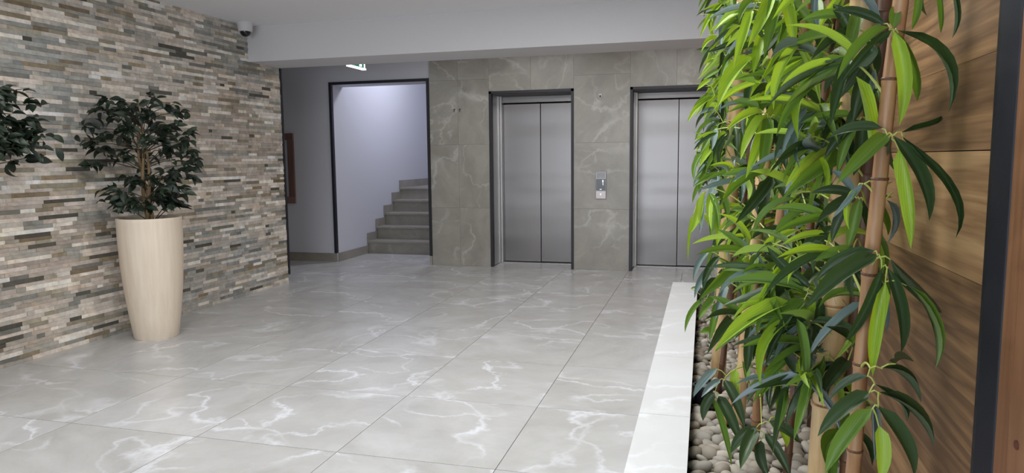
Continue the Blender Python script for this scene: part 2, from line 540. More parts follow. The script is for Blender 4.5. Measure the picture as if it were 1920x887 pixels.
for i, (y, y1, z0, z1, p, col) in enumerate(strips):
    if i in single:
        m = MB().box(-0.003, p, -(y1 - y) / 2 + gp, (y1 - y) / 2 - gp, gp, z1 - z0 - gp, col)
        obj('stone_strip', m.mesh('stone_strip', M_stone, fix=False), wall_left, loc=(XL, (y + y1) / 2, z0))
    else:
        stuff.box(XL - 0.003, XL + p, y + gp, y1 - gp, z0 + gp, z1 - gp, col)
obj('stone_strips', stuff.mesh('stone_strips', M_stone, fix=False), wall_left, kind='stuff')
MB().box(XL - 0.03, XL + 0.016, 6.692, 6.716, 0.09, 2.281).build('trim_1', M_black, kind='structure')

# ------------------------------------------------------------------ white wall with the stair opening
DX0, DX1, DZ = -4.62, -3.27, 2.30
wh = MB().box(-6.3, -4.60, YW, YW + 0.29, 0, ZC).box(-4.60, DX1, YW, YW + 0.29, DZ - 0.035, ZC)
wh.build('wall_hall', M_hall, kind='structure')
MB().box(-6.45, -6.3, 6.70, YW + 0.3, 0, ZC).build('wall_hall_left', M_hall, kind='structure')
MB().box(-4.80, -4.60, YW + 0.29, 11.9, 0, 4.2).build('wall_stair_left', M_hall, kind='structure')
MB().box(-3.20, -3.05, YW + 0.29, 11.9, 0, 4.2).build('wall_stair_right', M_hall, kind='structure')
MB().box(-4.80, -3.05, 11.7, 11.9, 0, 4.2).build('wall_stair_back', M_hall, kind='structure')
MB().box(-4.80, -3.05, YW + 0.2, 11.9, 4.2, 4.35).box(-4.6, -3.2, YW + .15, YW + .29, ZC, 4.2).build('ceiling_stair', M_hall, kind='structure')
MB().box(-6.3, -4.60, YW - 0.012, YW, 0, 0.112).build('baseboard_hall', M_step, kind='structure')
door3 = structure('door_3', (0, 0, 0), 'open stair doorway edged with thin black metal')
MB().box(DX0 - 0.012, DX0 + 0.022, YW - 0.016, YW + 0.03, 0.114, DZ).build('frame', M_black, door3)
MB().box(DX1 - 0.034, DX1, YW - 0.022, YW + 0.03, 0.114, DZ).build('frame', M_black, door3)
MB().box(DX0 - 0.012, DX1, YW - 0.017, YW + 0.03, DZ - 0.034, DZ).build('frame', M_black, door3)
MB().box(DX1 - 0.034, DX1, YW - 0.024, YW + 0.06, 0, 0.112).build('skirting', M_step, door3)

# ------------------------------------------------------------------ staircase
st = thing('staircase', 'grey stone stairs rising behind the black-edged doorway', 'stairs', (-3.9, 9.12, 0))
sx0, sx1 = -4.597, -3.203
RY = [9.12, 9.40, 9.68, 9.97, 10.26]
RH = 0.177
def stp(mb): 
    mb.v = [(a + 3.9, b - 9.12, c) for a, b, c in mb.v]; return mb
for k, yk in enumerate(RY):
    yn = RY[k + 1] if k < 4 else 11.692
    stp(MB().box(sx0 + 0.012, sx1, yk, yk + 0.03, k * RH, (k + 1) * RH - 0.03)).build('riser', M_step, st)
    stp(MB().box(sx0 + 0.012, sx1, yk - 0.022, yn + 0.004, (k + 1) * RH - 0.03, (k + 1) * RH)).build('tread', M_step, st, bevel=0.004)
stp(MB().box(sx0, sx0 + 0.012, 8.26, 9.10, 0, 0.112)).build('skirting', M_step, st)
for k, yk in enumerate(RY):
    y0 = yk - 0.03; y1 = (RY[k + 1] - 0.03) if k < 4 else 11.692
    stp(MB().box(sx0, sx0 + 0.013, y0, y1, k * RH, (k + 1) * RH + 0.112)).build('skirting', M_step, st)
    

# ------------------------------------------------------------------ lift wall of porcelain panels
wb = MB().box(-3.25, -2.506, YW + 0.004, YW + 0.25, 0, ZC).box(-2.506, -1.48, YW + 0.004, YW + 0.25, 2.115, ZC).box(-1.48, -0.831, YW + 0.004, YW + 0.25, 0, ZC)
wb.box(-0.831, 0.195, YW + 0.004, YW + 0.25, 2.108, ZC).box(0.195, 0.7, YW + 0.004, YW + 0.25, 0, ZC)
wall_back = wb.build('wall_back', M_grout, kind='structure')
def panel(x0, x1, z0, z1):
    w, h = x1 - x0, z1 - z0
    e = 0.0008
    MB().box(-w / 2 + e, w / 2 - e, -0.010, 0.004, -h / 2 + e, h / 2 - e).build('wall_panel', M_panel, wall_back, loc=((x0 + x1) / 2, YW - 0.002, (z0 + z1) / 2))
ZJ = [0, 0.72, 1.49, 2.262, ZC]
for (x0, x1) in ((-3.268, -2.90), (-2.90, -2.506), (-1.48, -0.831), (0.195, 0.52)):
    for k in range(4): panel(x0, x1, ZJ[k], ZJ[k + 1])
for (x0, x1) in ((-2.506, -1.993), (-1.993, -1.48)): panel(x0, x1, 2.115, ZC)
for (x0, x1) in ((-0.831, -0.318), (-0.318, 0.195)): panel(x0, x1, 2.108, ZC)

def lift(name, x0, x1, zt, label):
    d = structure(name, ((x0 + x1) / 2, YW, 0), label)
    cx = (x0 + x1) / 2
    def sh(mb):
        mb.v = [(a - cx, b - YW, c) for a, b, c in mb.v]; return mb
    fw = 0.030
    for (a, b) in ((x0, x0 + fw), (x1 - fw, x1)):
        sh(MB().box(a, b, YW - 0.022, YW + 0.05, 0, zt)).build('frame', M_black, d)
    sh(MB().box(x0, x1, YW - 0.022, YW + 0.05, zt - fw, zt)).build('frame', M_black, d)
    yd = 8.69
    # side linings: wide plate, then stile set forward
    for s in (0, 1):
        a = x0 + 0.012 if s == 0 else x1 - 0.012
        i = 1 if s == 0 else -1
        xa, xb = sorted((a - 0.02 * i, a + 0.003 * i))
        sh(MB().box(xa, xb, YW + 0.05, yd + 0.06, 0, zt - fw)).build('jamb', M_steel2, d)
        xa, xb = sorted((a + 0.003 * i, a + 0.018 * i))
        sh(MB().box(xa, xb, YW + 0.30, YW + 0.325, 0, zt - fw)).build('jamb_bead', M_steel2, d)
        xa, xb = sorted((a + 0.003 * i, a + 0.040 * i))
        sh(MB().box(xa, xb, yd - 0.10, yd - 0.012, 0, zt - fw)).build('stile', M_steel2, d, bevel=0.003)
    sh(MB().box(x0 + 0.01, x1 - 0.01, YW + 0.05, yd + 0.06, zt - fw - 0.004, zt - fw + 0.01)).build('soffit', plain('soffit_grey', rgb(112, 108, 112), 0.6), d)
    sh(MB().box(x0 + 0.048, x1 - 0.048, yd - 0.05, yd + 0.02, 2.004, zt - fw - 0.004)).build('header', M_steel, d, bevel=0.003)
    sh(MB().box(x0 + 0.012, x1 - 0.012, yd + 0.05, yd + 0.06, 0, zt)).build('shaft_backing', M_dark, d)
    xm = x0 + 0.523
    dl = sh(MB().box(x0 + 0.046, xm, yd - 0.004, yd + 0.022, 0.012, 1.992)).build('door_panel', M_steel, d, bevel=0.003)
    dr = sh(MB().box(xm + 0.004, x1 - 0.046, yd + 0.008, yd + 0.034, 0.012, 1.992)).build('door_panel', M_steel, d, bevel=0.003)
    sh(MB().box(x0 + 0.012, x1 - 0.012, yd - 0.085, yd + 0.05, -0.006, 0.004)).build('sill', M_steel2, d)
    sh(MB().box(x0 + 0.044, x1 - 0.044, yd + 0.0, yd + 0.04, 0.003, 0.012)).build('track', M_dark, d)
    return d
lift('door_1', -2.506, -1.48, 2.115, 'left stainless steel lift door in a black frame')
lift('door_2', -0.831, 0.195, 2.108, 'right stainless steel lift door partly behind bamboo')

# ------------------------------------------------------------------ call panel, hooks, sensor
cp = thing('call_panel', 'slim steel lift call panel with black arrow display between the lifts', 'panel', (-1.16, YW - 0.012, 0.838))
MB().box(-0.063, 0.063, -0.010, 0.0, 0, 0.316).build('plate', plain('panel_steel', (0.30, 0.29, 0.29, 1), 0.4, 0.9), cp, bevel=0.003)
MB().box(-0.056, 0.056, -0.013, -0.010, 0.098, 0.232).build('display', plain('black_glass', rgb(14, 14, 16), 0.12), cp, label='black glass display')
MB().prism([(0.012, 0.204), (0.024, 0.224), (0.036, 0.204), (0.027, 0.204), (0.029, 0.160), (0.023, 0.160), (0.021, 0.204)], 1, -0.0145, -0.013).build('arrow', M_glyph, cp, label='white up arrow')
MB().box(-0.012, 0.010, -0.0145, -0.013, 0.110, 0.116).build('indicator_mark', M_glyph, cp)
gm = MB()
for i in range(6):
    for j in range(5): gm.box(-0.040 + i * 0.016 - 0.004, -0.040 + i * 0.016 + 0.004, -0.0112, -0.010, 0.246 + j * 0.013, 0.252 + j * 0.013)
gm.build('speaker_grille', M_dark, cp)
pb = MB().box(-0.054, 0.054, -0.013, -0.010, 0.008, 0.090).build('button_plate', plain('brushed_nickel', (0.40, 0.36, 0.35, 1), 0.35, 0.8), cp, label='pale brushed button plate')
MB().lathe([(0.016, 0), (0.016, 0.004), (0.013, 0.006)], 20).build('button', M_steel2, pb).matrix_local = Matrix.Translation((0, -0.013, 0.052)) @ Matrix.Rotation(math.pi / 2, 4, 'X')

def hook(x, z, label, grp):
    t = thing('wall_hook', label, 'hook', (x, YW - 0.012, z), grp)
    MB().lathe([(0.010, 0), (0.010, 0.005), (0.005, 0.007)], 14).build('base', M_hook, t).matrix_local = Matrix.Rotation(math.pi / 2, 4, 'X')
    MB().tube([(0, -0.008, 0), (0, -0.026, -0.004), (0.004, -0.034, -0.02), (0.006, -0.022, -0.032)], 0.005, 8).build('peg', M_hook, t, smooth=True)
hook(-2.942, 1.915, 'left one of two tiny dark hooks on the marble wall beside the left lift', 'dark wall hooks')
hook(-2.874, 1.915, 'right one of two tiny dark hooks, on the panel joint left of the left lift', 'dark wall hooks')
t = thing('wall_sensor', 'small white sensor bracket high on the wall between the lifts', 'sensor', (-1.17, YW - 0.012, 2.02))
MB().box(-0.018, 0.018, -0.012, 0, -0.022, 0.022).build('bracket', M_white, t, bevel=0.003)
MB().box(-0.008, 0.008, -0.030, -0.012, -0.014, 0.004).build('eye', M_black, t, bevel=0.002)

# ------------------------------------------------------------------ notice board
nb = thing('notice_board', 'red-brown framed board on the white wall, cut off by the stone wall', 'notice board', (-5.50, YW, 0.761))
bx0, bx1, bh, fr = -0.33, 0.33, 0.909, 0.085
MB().box(bx0, bx1, -0.03, 0, 0, fr).build('frame_rail', M_frame_wood, nb, bevel=0.004)
MB().box(bx0, bx1, -0.03, 0, bh - fr, bh).build('frame_rail', M_frame_wood, nb, bevel=0.004)
MB().box(bx0, bx0 + fr, -0.03, 0, fr, bh - fr).build('frame_stile', M_frame_wood, nb, bevel=0.004)
MB().box(bx1 - fr, bx1, -0.03, 0, fr, bh - fr).build('frame_stile', M_frame_wood, nb, bevel=0.004)
MB().box(bx0 + fr, bx1 - fr, -0.012, 0, fr, bh - fr).build('panel', plain('pale_board', rgb(196, 198, 204), 0.5), nb, label='pale grey board')

# ------------------------------------------------------------------ exit sign
ex = thing('exit_sign', 'glowing white and green exit sign hanging behind the white beam', 'sign', (-3.705, 7.2, 2.316))
MB().box(-0.022, 0.022, -0.19, 0.19, 0, 0.016).build('light_bar', M_glow, ex, label='glowing white light bar')
MB().box(-0.006, 0.006, -0.18, 0.168, 0.016, 0.20).build('sign_plate', M_exit_green, ex, label='green acrylic plate')
for (a, b) in ((0.06, 0.115), (-0.14, -0.06)):
    MB().box(-0.0075, 0.0075, a, b, 0.03, 0.16).build('pictogram', M_glow, ex, label='white pictogram patch')
MB().box(-0.010, 0.010, 0.17, 0.188, 0.016, 0.20).build('edge_strip', M_glow, ex)
MB().box(-0.03, 0.03, -0.19, 0.19, 0.20, 0.304).build('housing', M_white, ex, bevel=0.004)

# ------------------------------------------------------------------ dome camera
dc = thing('dome_camera', 'white ceiling security camera with black dome in the stone wall corner', 'camera', (-4.235, 6.0, ZC))
MB().lathe([(0.072, 0.0), (0.072, -0.012), (0.070, -0.014), (0.066, -0.07), (0.060, -0.082), (0.052, -0.084)], 36).build('housing', M_white, dc, smooth=True)
MB().lathe([(0.050, -0.082)] + [(0.050 * math.cos(a * math.pi / 16), -0.082 - 0.048 * math.sin(a * math.pi / 16)) for a in range(1, 8)], 32).build('dome', plain('dome_black', rgb(24, 22, 32), 0.15), dc, smooth=True, label='black glossy dome')

# ------------------------------------------------------------------ planter
M_side = M_kerb
planter = thing('planter', 'long low planter with a pale marble kerb beside the plank wall', 'planter', (0, 3.2, 0))
def ps(mb): mb.v = [(a, b - 3.2, c) for a, b, c in mb.v]; return mb
KX0, KX1, KZ, KY1 = -0.215, -0.034, 0.38, 5.39
ps(MB().box(KX0 + 0.006, KX1 - 0.006, 0.9, KY1 - 0.006, 0, KZ - 0.012).box(KX1 - 0.01, XR - 0.03, KY1 - 0.15, KY1 - 0.006, 0, KZ - 0.012)
   .box(KX1 - 0.01, XR - 0.03, 0.9, 1.02, 0, KZ - 0.012)).build('kerb_core', M_grout, planter)
yk = [0.9, 0.975, 1.76, 2.545, 3.33, 4.115, 4.90, KY1]
for a, b in zip(yk[:-1], yk[1:]):
    hw = (b - a) / 2 - 0.0012
    MB().box(KX0, KX1, -hw, hw, -0.012, 0).build('kerb_tile', M_kerb, planter, loc=(0, (a + b) / 2 - 3.2, KZ))
    MB().box(-0.006, 0, -hw, hw, -KZ + 0.002, -0.013).build('kerb_side_tile', M_kerb, planter, loc=(KX0 + 0.006, (a + b) / 2 - 3.2, KZ))
ps(MB().box(KX1 - 0.01, XR - 0.03, KY1 - 0.15, KY1, KZ - 0.012, KZ)).build('kerb_tile', M_kerb, planter)
ps(MB().box(KX1 - 0.01, XR - 0.03, 0.9, 1.02, KZ - 0.012, KZ)).build('kerb_tile', M_kerb, planter)
ps(MB().box(KX1 - 0.006, XR - 0.03, 1.02, KY1 - 0.15, 0, 0.262)).build('soil', M_soil, planter, label='dark soil under the pebbles')

# pebbles
prng = random.Random(5)
def pebble_geo(seed):
    r = random.Random(seed)
    bm = bmesh.new()
    bmesh.ops.create_icosphere(bm, subdivisions=2, radius=1.0)
    off = [Vector((r.uniform(-1, 1), r.uniform(-1, 1), r.uniform(-1, 1))).normalized() for _ in range(5)]
    amp = [r.uniform(-0.16, 0.16) for _ in range(5)]
    for v in bm.verts:
        s = 1 + sum(a * max(0, v.co.normalized().dot(o)) ** 2 for a, o in zip(amp, off))
        v.co *= s
    me = bpy.data.meshes.new('pebble'); bm.to_mesh(me); bm.free()
    me.materials.append(M_pebble); me.shade_smooth()
    return me
PEB = [pebble_geo(s) for s in range(8)]
pts = []
def spots(x0, x1, y0, y1, step, z):
    out = []
    ny = int((y1 - y0) / (step * 0.87)); nx = int((x1 - x0) / step)
    for j in range(ny):
        for i in range(nx):
            out.append((x0 + (i + 0.5 + (0.5 if j % 2 else 0)) * step + prng.uniform(-.25, .25) * step, y0 + (j + 0.5) * step * 0.87 + prng.uniform(-.25, .25) * step, z + prng.uniform(-.004, .006)))
    return [p for p in out if x0 + 0.014 < p[0] < x1 - 0.02 and y0 + .02 < p[1] < y1 - .02]
STEM_BASES = []

# bamboo stems: name, radius, tone, points; leaf clusters: stem, branch root, branch tip, leaves (base, tip, width, colour, arch)
STEMS = [('S1', 0.034, 0, [(0.076, 3.354, 0.25), (0.076, 3.35, 0.257), (0.078, 3.3, 0.348), (0.104, 3.25, 0.993), (0.122, 3.22, 1.433), (0.147, 3.2, 1.961), (0.155, 3.2, 2.154), (0.167, 3.2, 2.45)]),
 ('S2', 0.033, 0, [(0.284, 1.803, 0.25), (0.286, 1.78, 0.489), (0.288, 1.76, 0.697), (0.296, 1.75, 0.932), (0.308, 1.74, 1.241), (0.327, 1.72, 1.644), (0.333, 1.72, 1.743), (0.379, 1.72, 2.45)]),
 ('T1', 0.0135, 1, [(0.269, 1.466, 0.25), (0.281, 1.42, 0.629), (0.283, 1.41, 0.712), (0.285, 1.39, 0.992), (0.292, 1.37, 1.18), (0.301, 1.36, 1.411), (0.312, 1.35, 1.568), (0.317, 1.35, 1.645), (0.364, 1.35, 2.45)]),
 ('T2', 0.0165, 1, [(0.174, 2.51, 0.25), (0.178, 2.5, 0.285), (0.185, 2.48, 0.351), (0.196, 2.4, 0.74), (0.22, 2.35, 0.999), (0.246, 2.3, 1.315), (0.268, 2.28, 1.58), (0.277, 2.25, 1.756), (0.283, 2.25, 1.874), (0.313, 2.25, 2.45)]),
 ('T3', 0.017, 2, [(0.343, 1.802, 0.25), (0.342, 1.78, 0.495), (0.341, 1.74, 0.936), (0.347, 1.71, 1.3), (0.357, 1.68, 1.568), (0.359, 1.68, 1.73), (0.368, 1.68, 2.45)]),
 ('T4', 0.024, 0, [(0.138, 2.753, 0.25), (0.14, 2.75, 0.283), (0.16, 2.72, 0.606), (0.188, 2.7, 1.067), (0.22, 2.66, 1.556), (0.237, 2.65, 1.842), (0.246, 2.65, 1.982), (0.278, 2.65, 2.45)]),
 ('T5', 0.011, 1, [(0.087, 2.783, 0.25), (0.097, 2.8, 0.282), (0.156, 2.9, 0.471), (0.246, 2.95, 1.024), (0.311, 3.0, 1.504), (0.337, 3.0, 2.026), (0.359, 3.0, 2.45)]),
 ('T6', 0.012, 2, [(0.075, 3.168, 0.25), (0.082, 3.15, 0.332), (0.094, 3.12, 0.473), (0.149, 3.1, 1.008), (0.201, 3.1, 1.599), (0.228, 3.1, 2.101), (0.247, 3.1, 2.45)]),
 ('T7', 0.012, 2, [(0.252, 2.2, 0.25), (0.262, 2.2, 0.452), (0.28, 2.2, 0.83), (0.301, 2.2, 1.146), (0.323, 2.2, 1.449), (0.343, 2.2, 1.856), (0.372, 2.2, 2.45)])]
CLUSTERS = [('T1', (0.307, 1.355, 1.491), (0.294, 1.33, 1.521), [(0.299, 1.33, 1.515, 0.318, 1.35, 1.359, 0.026, 'b', 0.1), (0.292, 1.33, 1.522, 0.205, 1.27, 1.433, 0.0231, 'm', 0.05), (0.295, 1.33, 1.517, 0.219, 1.33, 1.431, 0.0173, 'd', 0.08), (0.297, 1.33, 1.52, 0.309, 1.36, 1.565, 0.0198, 'm', 0.05), (0.303, 1.33, 1.516, 0.415, 1.43, 1.384, 0.0183, 'd', 0.22), (0.305, 1.33, 1.513, 0.359, 1.41, 1.404, 0.02, 'm', 0.1), (0.285, 1.33, 1.527, 0.21, 1.38, 1.563, 0.0177, 'd', 0.1)]),
 ('T1', (0.297, 1.364, 1.315), (0.303, 1.33, 1.345), [(0.296, 1.33, 1.345, 0.21, 1.27, 1.263, 0.0281, 'm', 0.05), (0.315, 1.33, 1.322, 0.341, 1.33, 1.151, 0.026, 'b', 0.1), (0.318, 1.33, 1.342, 0.438, 1.43, 1.161, 0.0153, 'd', 0.18), (0.305, 1.33, 1.343, 0.38, 1.38, 1.195, 0.0246, 'd', 0.1), (0.289, 1.33, 1.356, 0.216, 1.39, 1.343, 0.0197, 'd', 0.1), (0.317, 1.33, 1.348, 0.403, 1.43, 1.38, 0.0107, 'd', -0.12), (0.303, 1.33, 1.338, 0.335, 1.39, 1.274, 0.0141, 'd', 0.1)]),
 ('T1', (0.289, 1.378, 1.106), (0.294, 1.33, 1.136), [(0.29, 1.33, 1.14, 0.171, 1.28, 1.05, 0.0326, 'd', 0.06), (0.285, 1.33, 1.147, 0.194, 1.35, 1.085, 0.0267, 'd', 0.1), (0.304, 1.33, 1.094, 0.291, 1.33, 0.925, 0.0257, 'b', -0.08), (0.306, 1.33, 1.12, 0.344, 1.37, 0.96, 0.0223, 'd', 0.06), (0.31, 1.33, 1.134, 0.423, 1.43, 1.024, 0.0142, 'd', 0.16), (0.335, 1.33, 1.093, 0.411, 1.41, 0.923, 0.0102, 'm', 0.1), (0.299, 1.33, 1.12, 0.259, 1.41, 0.966, 0.0185, 'd', -0.06)]),
 ('T1', (0.284, 1.395, 0.918), (0.28, 1.3, 0.948), [(0.278, 1.3, 0.934, 0.217, 1.3, 0.885, 0.018, 'd', 0.1), (0.282, 1.3, 0.906, 0.196, 1.27, 0.83, 0.0294, 'd', 0.06), (0.287, 1.3, 0.878, 0.21, 1.27, 0.763, 0.031, 'm', 0.03), (0.298, 1.3, 0.848, 0.299, 1.28, 0.754, 0.0269, 'b', 0.03), (0.294, 1.3, 0.883, 0.362, 1.32, 0.753, 0.0283, 'd', 0.06), (0.295, 1.3, 0.907, 0.408, 1.38, 0.787, 0.0206, 'd', 0.1), (0.297, 1.3, 0.95, 0.386, 1.39, 0.864, 0.0127, 'd', 0.12), (0.318, 1.3, 0.958, 0.374, 1.4, 0.937, 0.0174, 'd', 0.0), (0.288, 1.3, 0.921, 0.361, 1.38, 0.831, 0.0113, 'd', 0.1)]),
 ('T1', (0.312, 1.35, 1.565), (0.331, 1.36, 1.595), [(0.34, 1.36, 1.586, 0.34, 1.39, 1.525, 0.0137, 'm', 0.03), (0.369, 1.36, 1.592, 0.393, 1.42, 1.521, 0.0097, 'm', 0.06), (0.384, 1.36, 1.591, 0.414, 1.43, 1.513, 0.0075, 'd', 0.05), (0.35, 1.36, 1.589, 0.368, 1.41, 1.55, 0.0113, 'd', 0.05)]),
 ('T1', (0.294, 1.368, 1.231), (0.27, 1.36, 1.261), [(0.268, 1.36, 1.261, 0.22, 1.36, 1.199, 0.0125, 'u', -0.08), (0.258, 1.36, 1.256, 0.249, 1.36, 1.179, 0.0116, 'b', -0.15), (0.286, 1.36, 1.265, 0.306, 1.41, 1.211, 0.0148, 'm', 0.02)]),
 ('T3', (0.354, 1.69, 1.475), (0.305, 1.52, 1.505), [(0.31, 1.52, 1.509, 0.245, 1.52, 1.414, 0.0273, 'd', 0.06), (0.301, 1.52, 1.487, 0.276, 1.52, 1.372, 0.0272, 'd', 0.05), (0.32, 1.52, 1.439, 0.273, 1.57, 1.342, 0.0222, 'd', 0.08), (0.274, 1.52, 1.548, 0.19, 1.47, 1.491, 0.0219, 'd', 0.08), (0.28, 1.52, 1.586, 0.253, 1.47, 1.489, 0.0268, 'm', 0.04), (0.233, 1.52, 1.601, 0.276, 1.52, 1.514, 0.022, 'd', 0.08), (0.311, 1.52, 1.474, 0.297, 1.52, 1.404, 0.0197, 'u', 0.05), (0.273, 1.52, 1.496, 0.23, 1.57, 1.436, 0.0245, 'd', 0.06), (0.29, 1.52, 1.545, 0.322, 1.57, 1.459, 0.0218, 'd', 0.08), (0.26, 1.52, 1.577, 0.174, 1.52, 1.572, 0.0205, 'm', 0.12)]),
 ('T3', (0.349, 1.704, 1.351), (0.294, 1.56, 1.381), [(0.296, 1.56, 1.381, 0.233, 1.56, 1.302, 0.0229, 'd', 0.08), (0.302, 1.56, 1.386, 0.298, 1.61, 1.268, 0.0267, 'd', 0.04), (0.284, 1.56, 1.391, 0.185, 1.56, 1.376, 0.0174, 'm', 0.1), (0.309, 1.56, 1.38, 0.363, 1.66, 1.3, 0.019, 'd', 0.08), (0.29, 1.56, 1.378, 0.259, 1.56, 1.27, 0.021, 'm', 0.05)]),
 ('T2', (0.274, 2.261, 1.692), (0.158, 1.95, 1.722), [(0.152, 1.95, 1.716, 0.095, 1.85, 1.573, 0.0347, 'b', -0.05), (0.165, 1.95, 1.715, 0.133, 1.85, 1.546, 0.0344, 'm', 0.05), (0.184, 1.95, 1.72, 0.213, 1.95, 1.581, 0.0322, 'b', 0.05), (0.133, 1.95, 1.711, 0.073, 1.85, 1.631, 0.0249, 'm', 0.12), (0.178, 1.95, 1.714, 0.262, 1.95, 1.605, 0.027, 'm', 0.08), (0.108, 1.95, 1.679, 0.063, 1.85, 1.523, 0.0277, 'b', 0.04)]),
 ('T2', (0.252, 2.295, 1.387), (0.154, 1.95, 1.417), [(0.148, 1.95, 1.417, 0.085, 1.85, 1.302, 0.033, 'b', 0.04), (0.154, 1.95, 1.41, 0.131, 1.85, 1.263, 0.0327, 'm', 0.02), (0.141, 1.95, 1.421, 0.05, 1.85, 1.375, 0.0255, 'b', 0.08), (0.162, 1.95, 1.41, 0.203, 1.95, 1.273, 0.0305, 'd', 0.05), (0.134, 1.95, 1.431, 0.062, 1.95, 1.453, 0.0235, 'm', 0.1), (0.17, 1.95, 1.417, 0.266, 1.95, 1.3, 0.0276, 'm', 0.08)]),
 ('T2', (0.205, 2.381, 0.837), (0.119, 2.0, 0.867), [(0.112, 2.0, 0.866, 0.008, 1.9, 0.884, 0.0246, 'd', 0.12), (0.119, 2.0, 0.859, 0.035, 1.9, 0.799, 0.03, 'm', 0.06), (0.13, 2.0, 0.86, 0.122, 2.0, 0.717, 0.0304, 'd', 0.03), (0.139, 2.0, 0.868, 0.223, 2.05, 0.74, 0.0329, 'd', 0.05), (0.104, 2.0, 0.873, 0.019, 2.0, 0.929, 0.0252, 'm', 0.08)]),
 ('T3', (0.346, 1.718, 1.198), (0.284, 1.5, 1.228), [(0.285, 1.5, 1.228, 0.207, 1.45, 1.181, 0.0239, 'd', 0.08), (0.291, 1.5, 1.228, 0.272, 1.5, 1.125, 0.0239, 'm', 0.05), (0.279, 1.5, 1.235, 0.202, 1.5, 1.238, 0.0206, 'd', 0.12), (0.297, 1.5, 1.225, 0.338, 1.58, 1.133, 0.0185, 'd', 0.08), (0.276, 1.5, 1.225, 0.244, 1.5, 1.14, 0.0223, 'd', 0.06), (0.281, 1.5, 1.24, 0.247, 1.55, 1.281, 0.0169, 'u', 0.06)]),
 ('T3', (0.344, 1.727, 1.096), (0.283, 1.5, 1.126), [(0.285, 1.5, 1.126, 0.248, 1.5, 1.05, 0.0243, 'd', 0.06), (0.293, 1.5, 1.124, 0.297, 1.55, 1.021, 0.0225, 'd', 0.04), (0.28, 1.5, 1.128, 0.209, 1.48, 1.105, 0.0206, 'm', 0.1), (0.295, 1.5, 1.126, 0.336, 1.58, 1.039, 0.0168, 'd', 0.08)]),
 ('S2', (0.307, 1.74, 1.23), (0.306, 1.72, 1.312), [(0.331, 1.72, 1.324, 0.163, 1.62, 1.22, 0.0441, 'm', 0.05), (0.309, 1.72, 1.338, 0.222, 1.77, 1.316, 0.0239, 'd', 0.12), (0.291, 1.72, 1.429, 0.151, 1.67, 1.331, 0.0171, 'm', 0.06), (0.317, 1.72, 1.301, 0.261, 1.77, 1.246, 0.0194, 'd', 0.08), (0.289, 1.72, 1.322, 0.221, 1.82, 1.25, 0.0178, 'u', 0.1)]),
 ('S2', (0.304, 1.743, 1.146), (0.279, 1.72, 1.164), [(0.273, 1.72, 1.167, 0.151, 1.67, 1.137, 0.0219, 'm', 0.1), (0.279, 1.72, 1.158, 0.142, 1.72, 1.187, 0.0245, 'm', 0.14), (0.301, 1.72, 1.152, 0.22, 1.77, 1.089, 0.0266, 'd', 0.1), (0.269, 1.72, 1.133, 0.169, 1.68, 1.112, 0.0176, 'b', 0.08), (0.279, 1.72, 1.14, 0.19, 1.72, 1.033, 0.0288, 'd', 0.04), (0.302, 1.72, 1.134, 0.358, 1.82, 1.023, 0.0262, 'd', 0.1)]),
 ('S2', (0.294, 1.752, 0.881), (0.276, 1.7, 0.831), [(0.32, 1.7, 0.852, 0.246, 1.6, 0.793, 0.0338, 'd', 0.08), (0.292, 1.7, 0.847, 0.226, 1.7, 0.749, 0.0265, 'd', 0.1), (0.33, 1.7, 0.881, 0.255, 1.6, 0.95, 0.025, 'd', 0.05), (0.27, 1.7, 0.861, 0.181, 1.65, 0.728, 0.0155, 'm', -0.14), (0.219, 1.7, 0.852, 0.224, 1.7, 0.758, 0.0202, 'b', 0.03), (0.184, 1.7, 0.869, 0.209, 1.7, 0.814, 0.0272, 'd', 0.1), (0.293, 1.7, 0.838, 0.282, 1.75, 0.713, 0.0244, 'd', 0.05)]),
 ('S2', (0.298, 1.748, 0.988), (0.234, 1.72, 0.998), [(0.229, 1.72, 0.985, 0.12, 1.64, 0.862, 0.0382, 'm', 0.04), (0.199, 1.72, 0.975, 0.029, 1.6, 0.882, 0.0387, 'b', 0.05), (0.23, 1.72, 1.004, 0.054, 1.72, 1.018, 0.0325, 'm', 0.06), (0.251, 1.72, 0.986, 0.227, 1.77, 0.872, 0.0205, 'b', 0.02), (0.262, 1.72, 0.993, 0.259, 1.78, 0.858, 0.0248, 'd', 0.04), (0.239, 1.72, 1.01, 0.146, 1.77, 1.098, 0.0276, 'd', -0.08), (0.216, 1.72, 1.009, 0.316, 1.82, 1.053, 0.0294, 'd', 0.12), (0.284, 1.72, 1.006, 0.341, 1.82, 0.866, 0.0223, 'd', 0.08)]),
 ('T2', (0.26, 2.287, 1.481), (0.24, 2.05, 1.511), [(0.199, 2.05, 1.454, 0.101, 1.9, 1.255, 0.0444, 'b', 0.04), (0.227, 2.05, 1.498, 0.097, 1.95, 1.373, 0.0314, 'm', 0.1), (0.24, 2.05, 1.497, 0.191, 2.0, 1.301, 0.047, 'm', 0.02), (0.243, 2.05, 1.504, 0.078, 1.95, 1.51, 0.0183, 'm', 0.06), (0.253, 2.05, 1.5, 0.338, 2.15, 1.402, 0.0262, 'd', 0.1), (0.254, 2.05, 1.49, 0.222, 2.1, 1.388, 0.0291, 'd', 0.05)]),
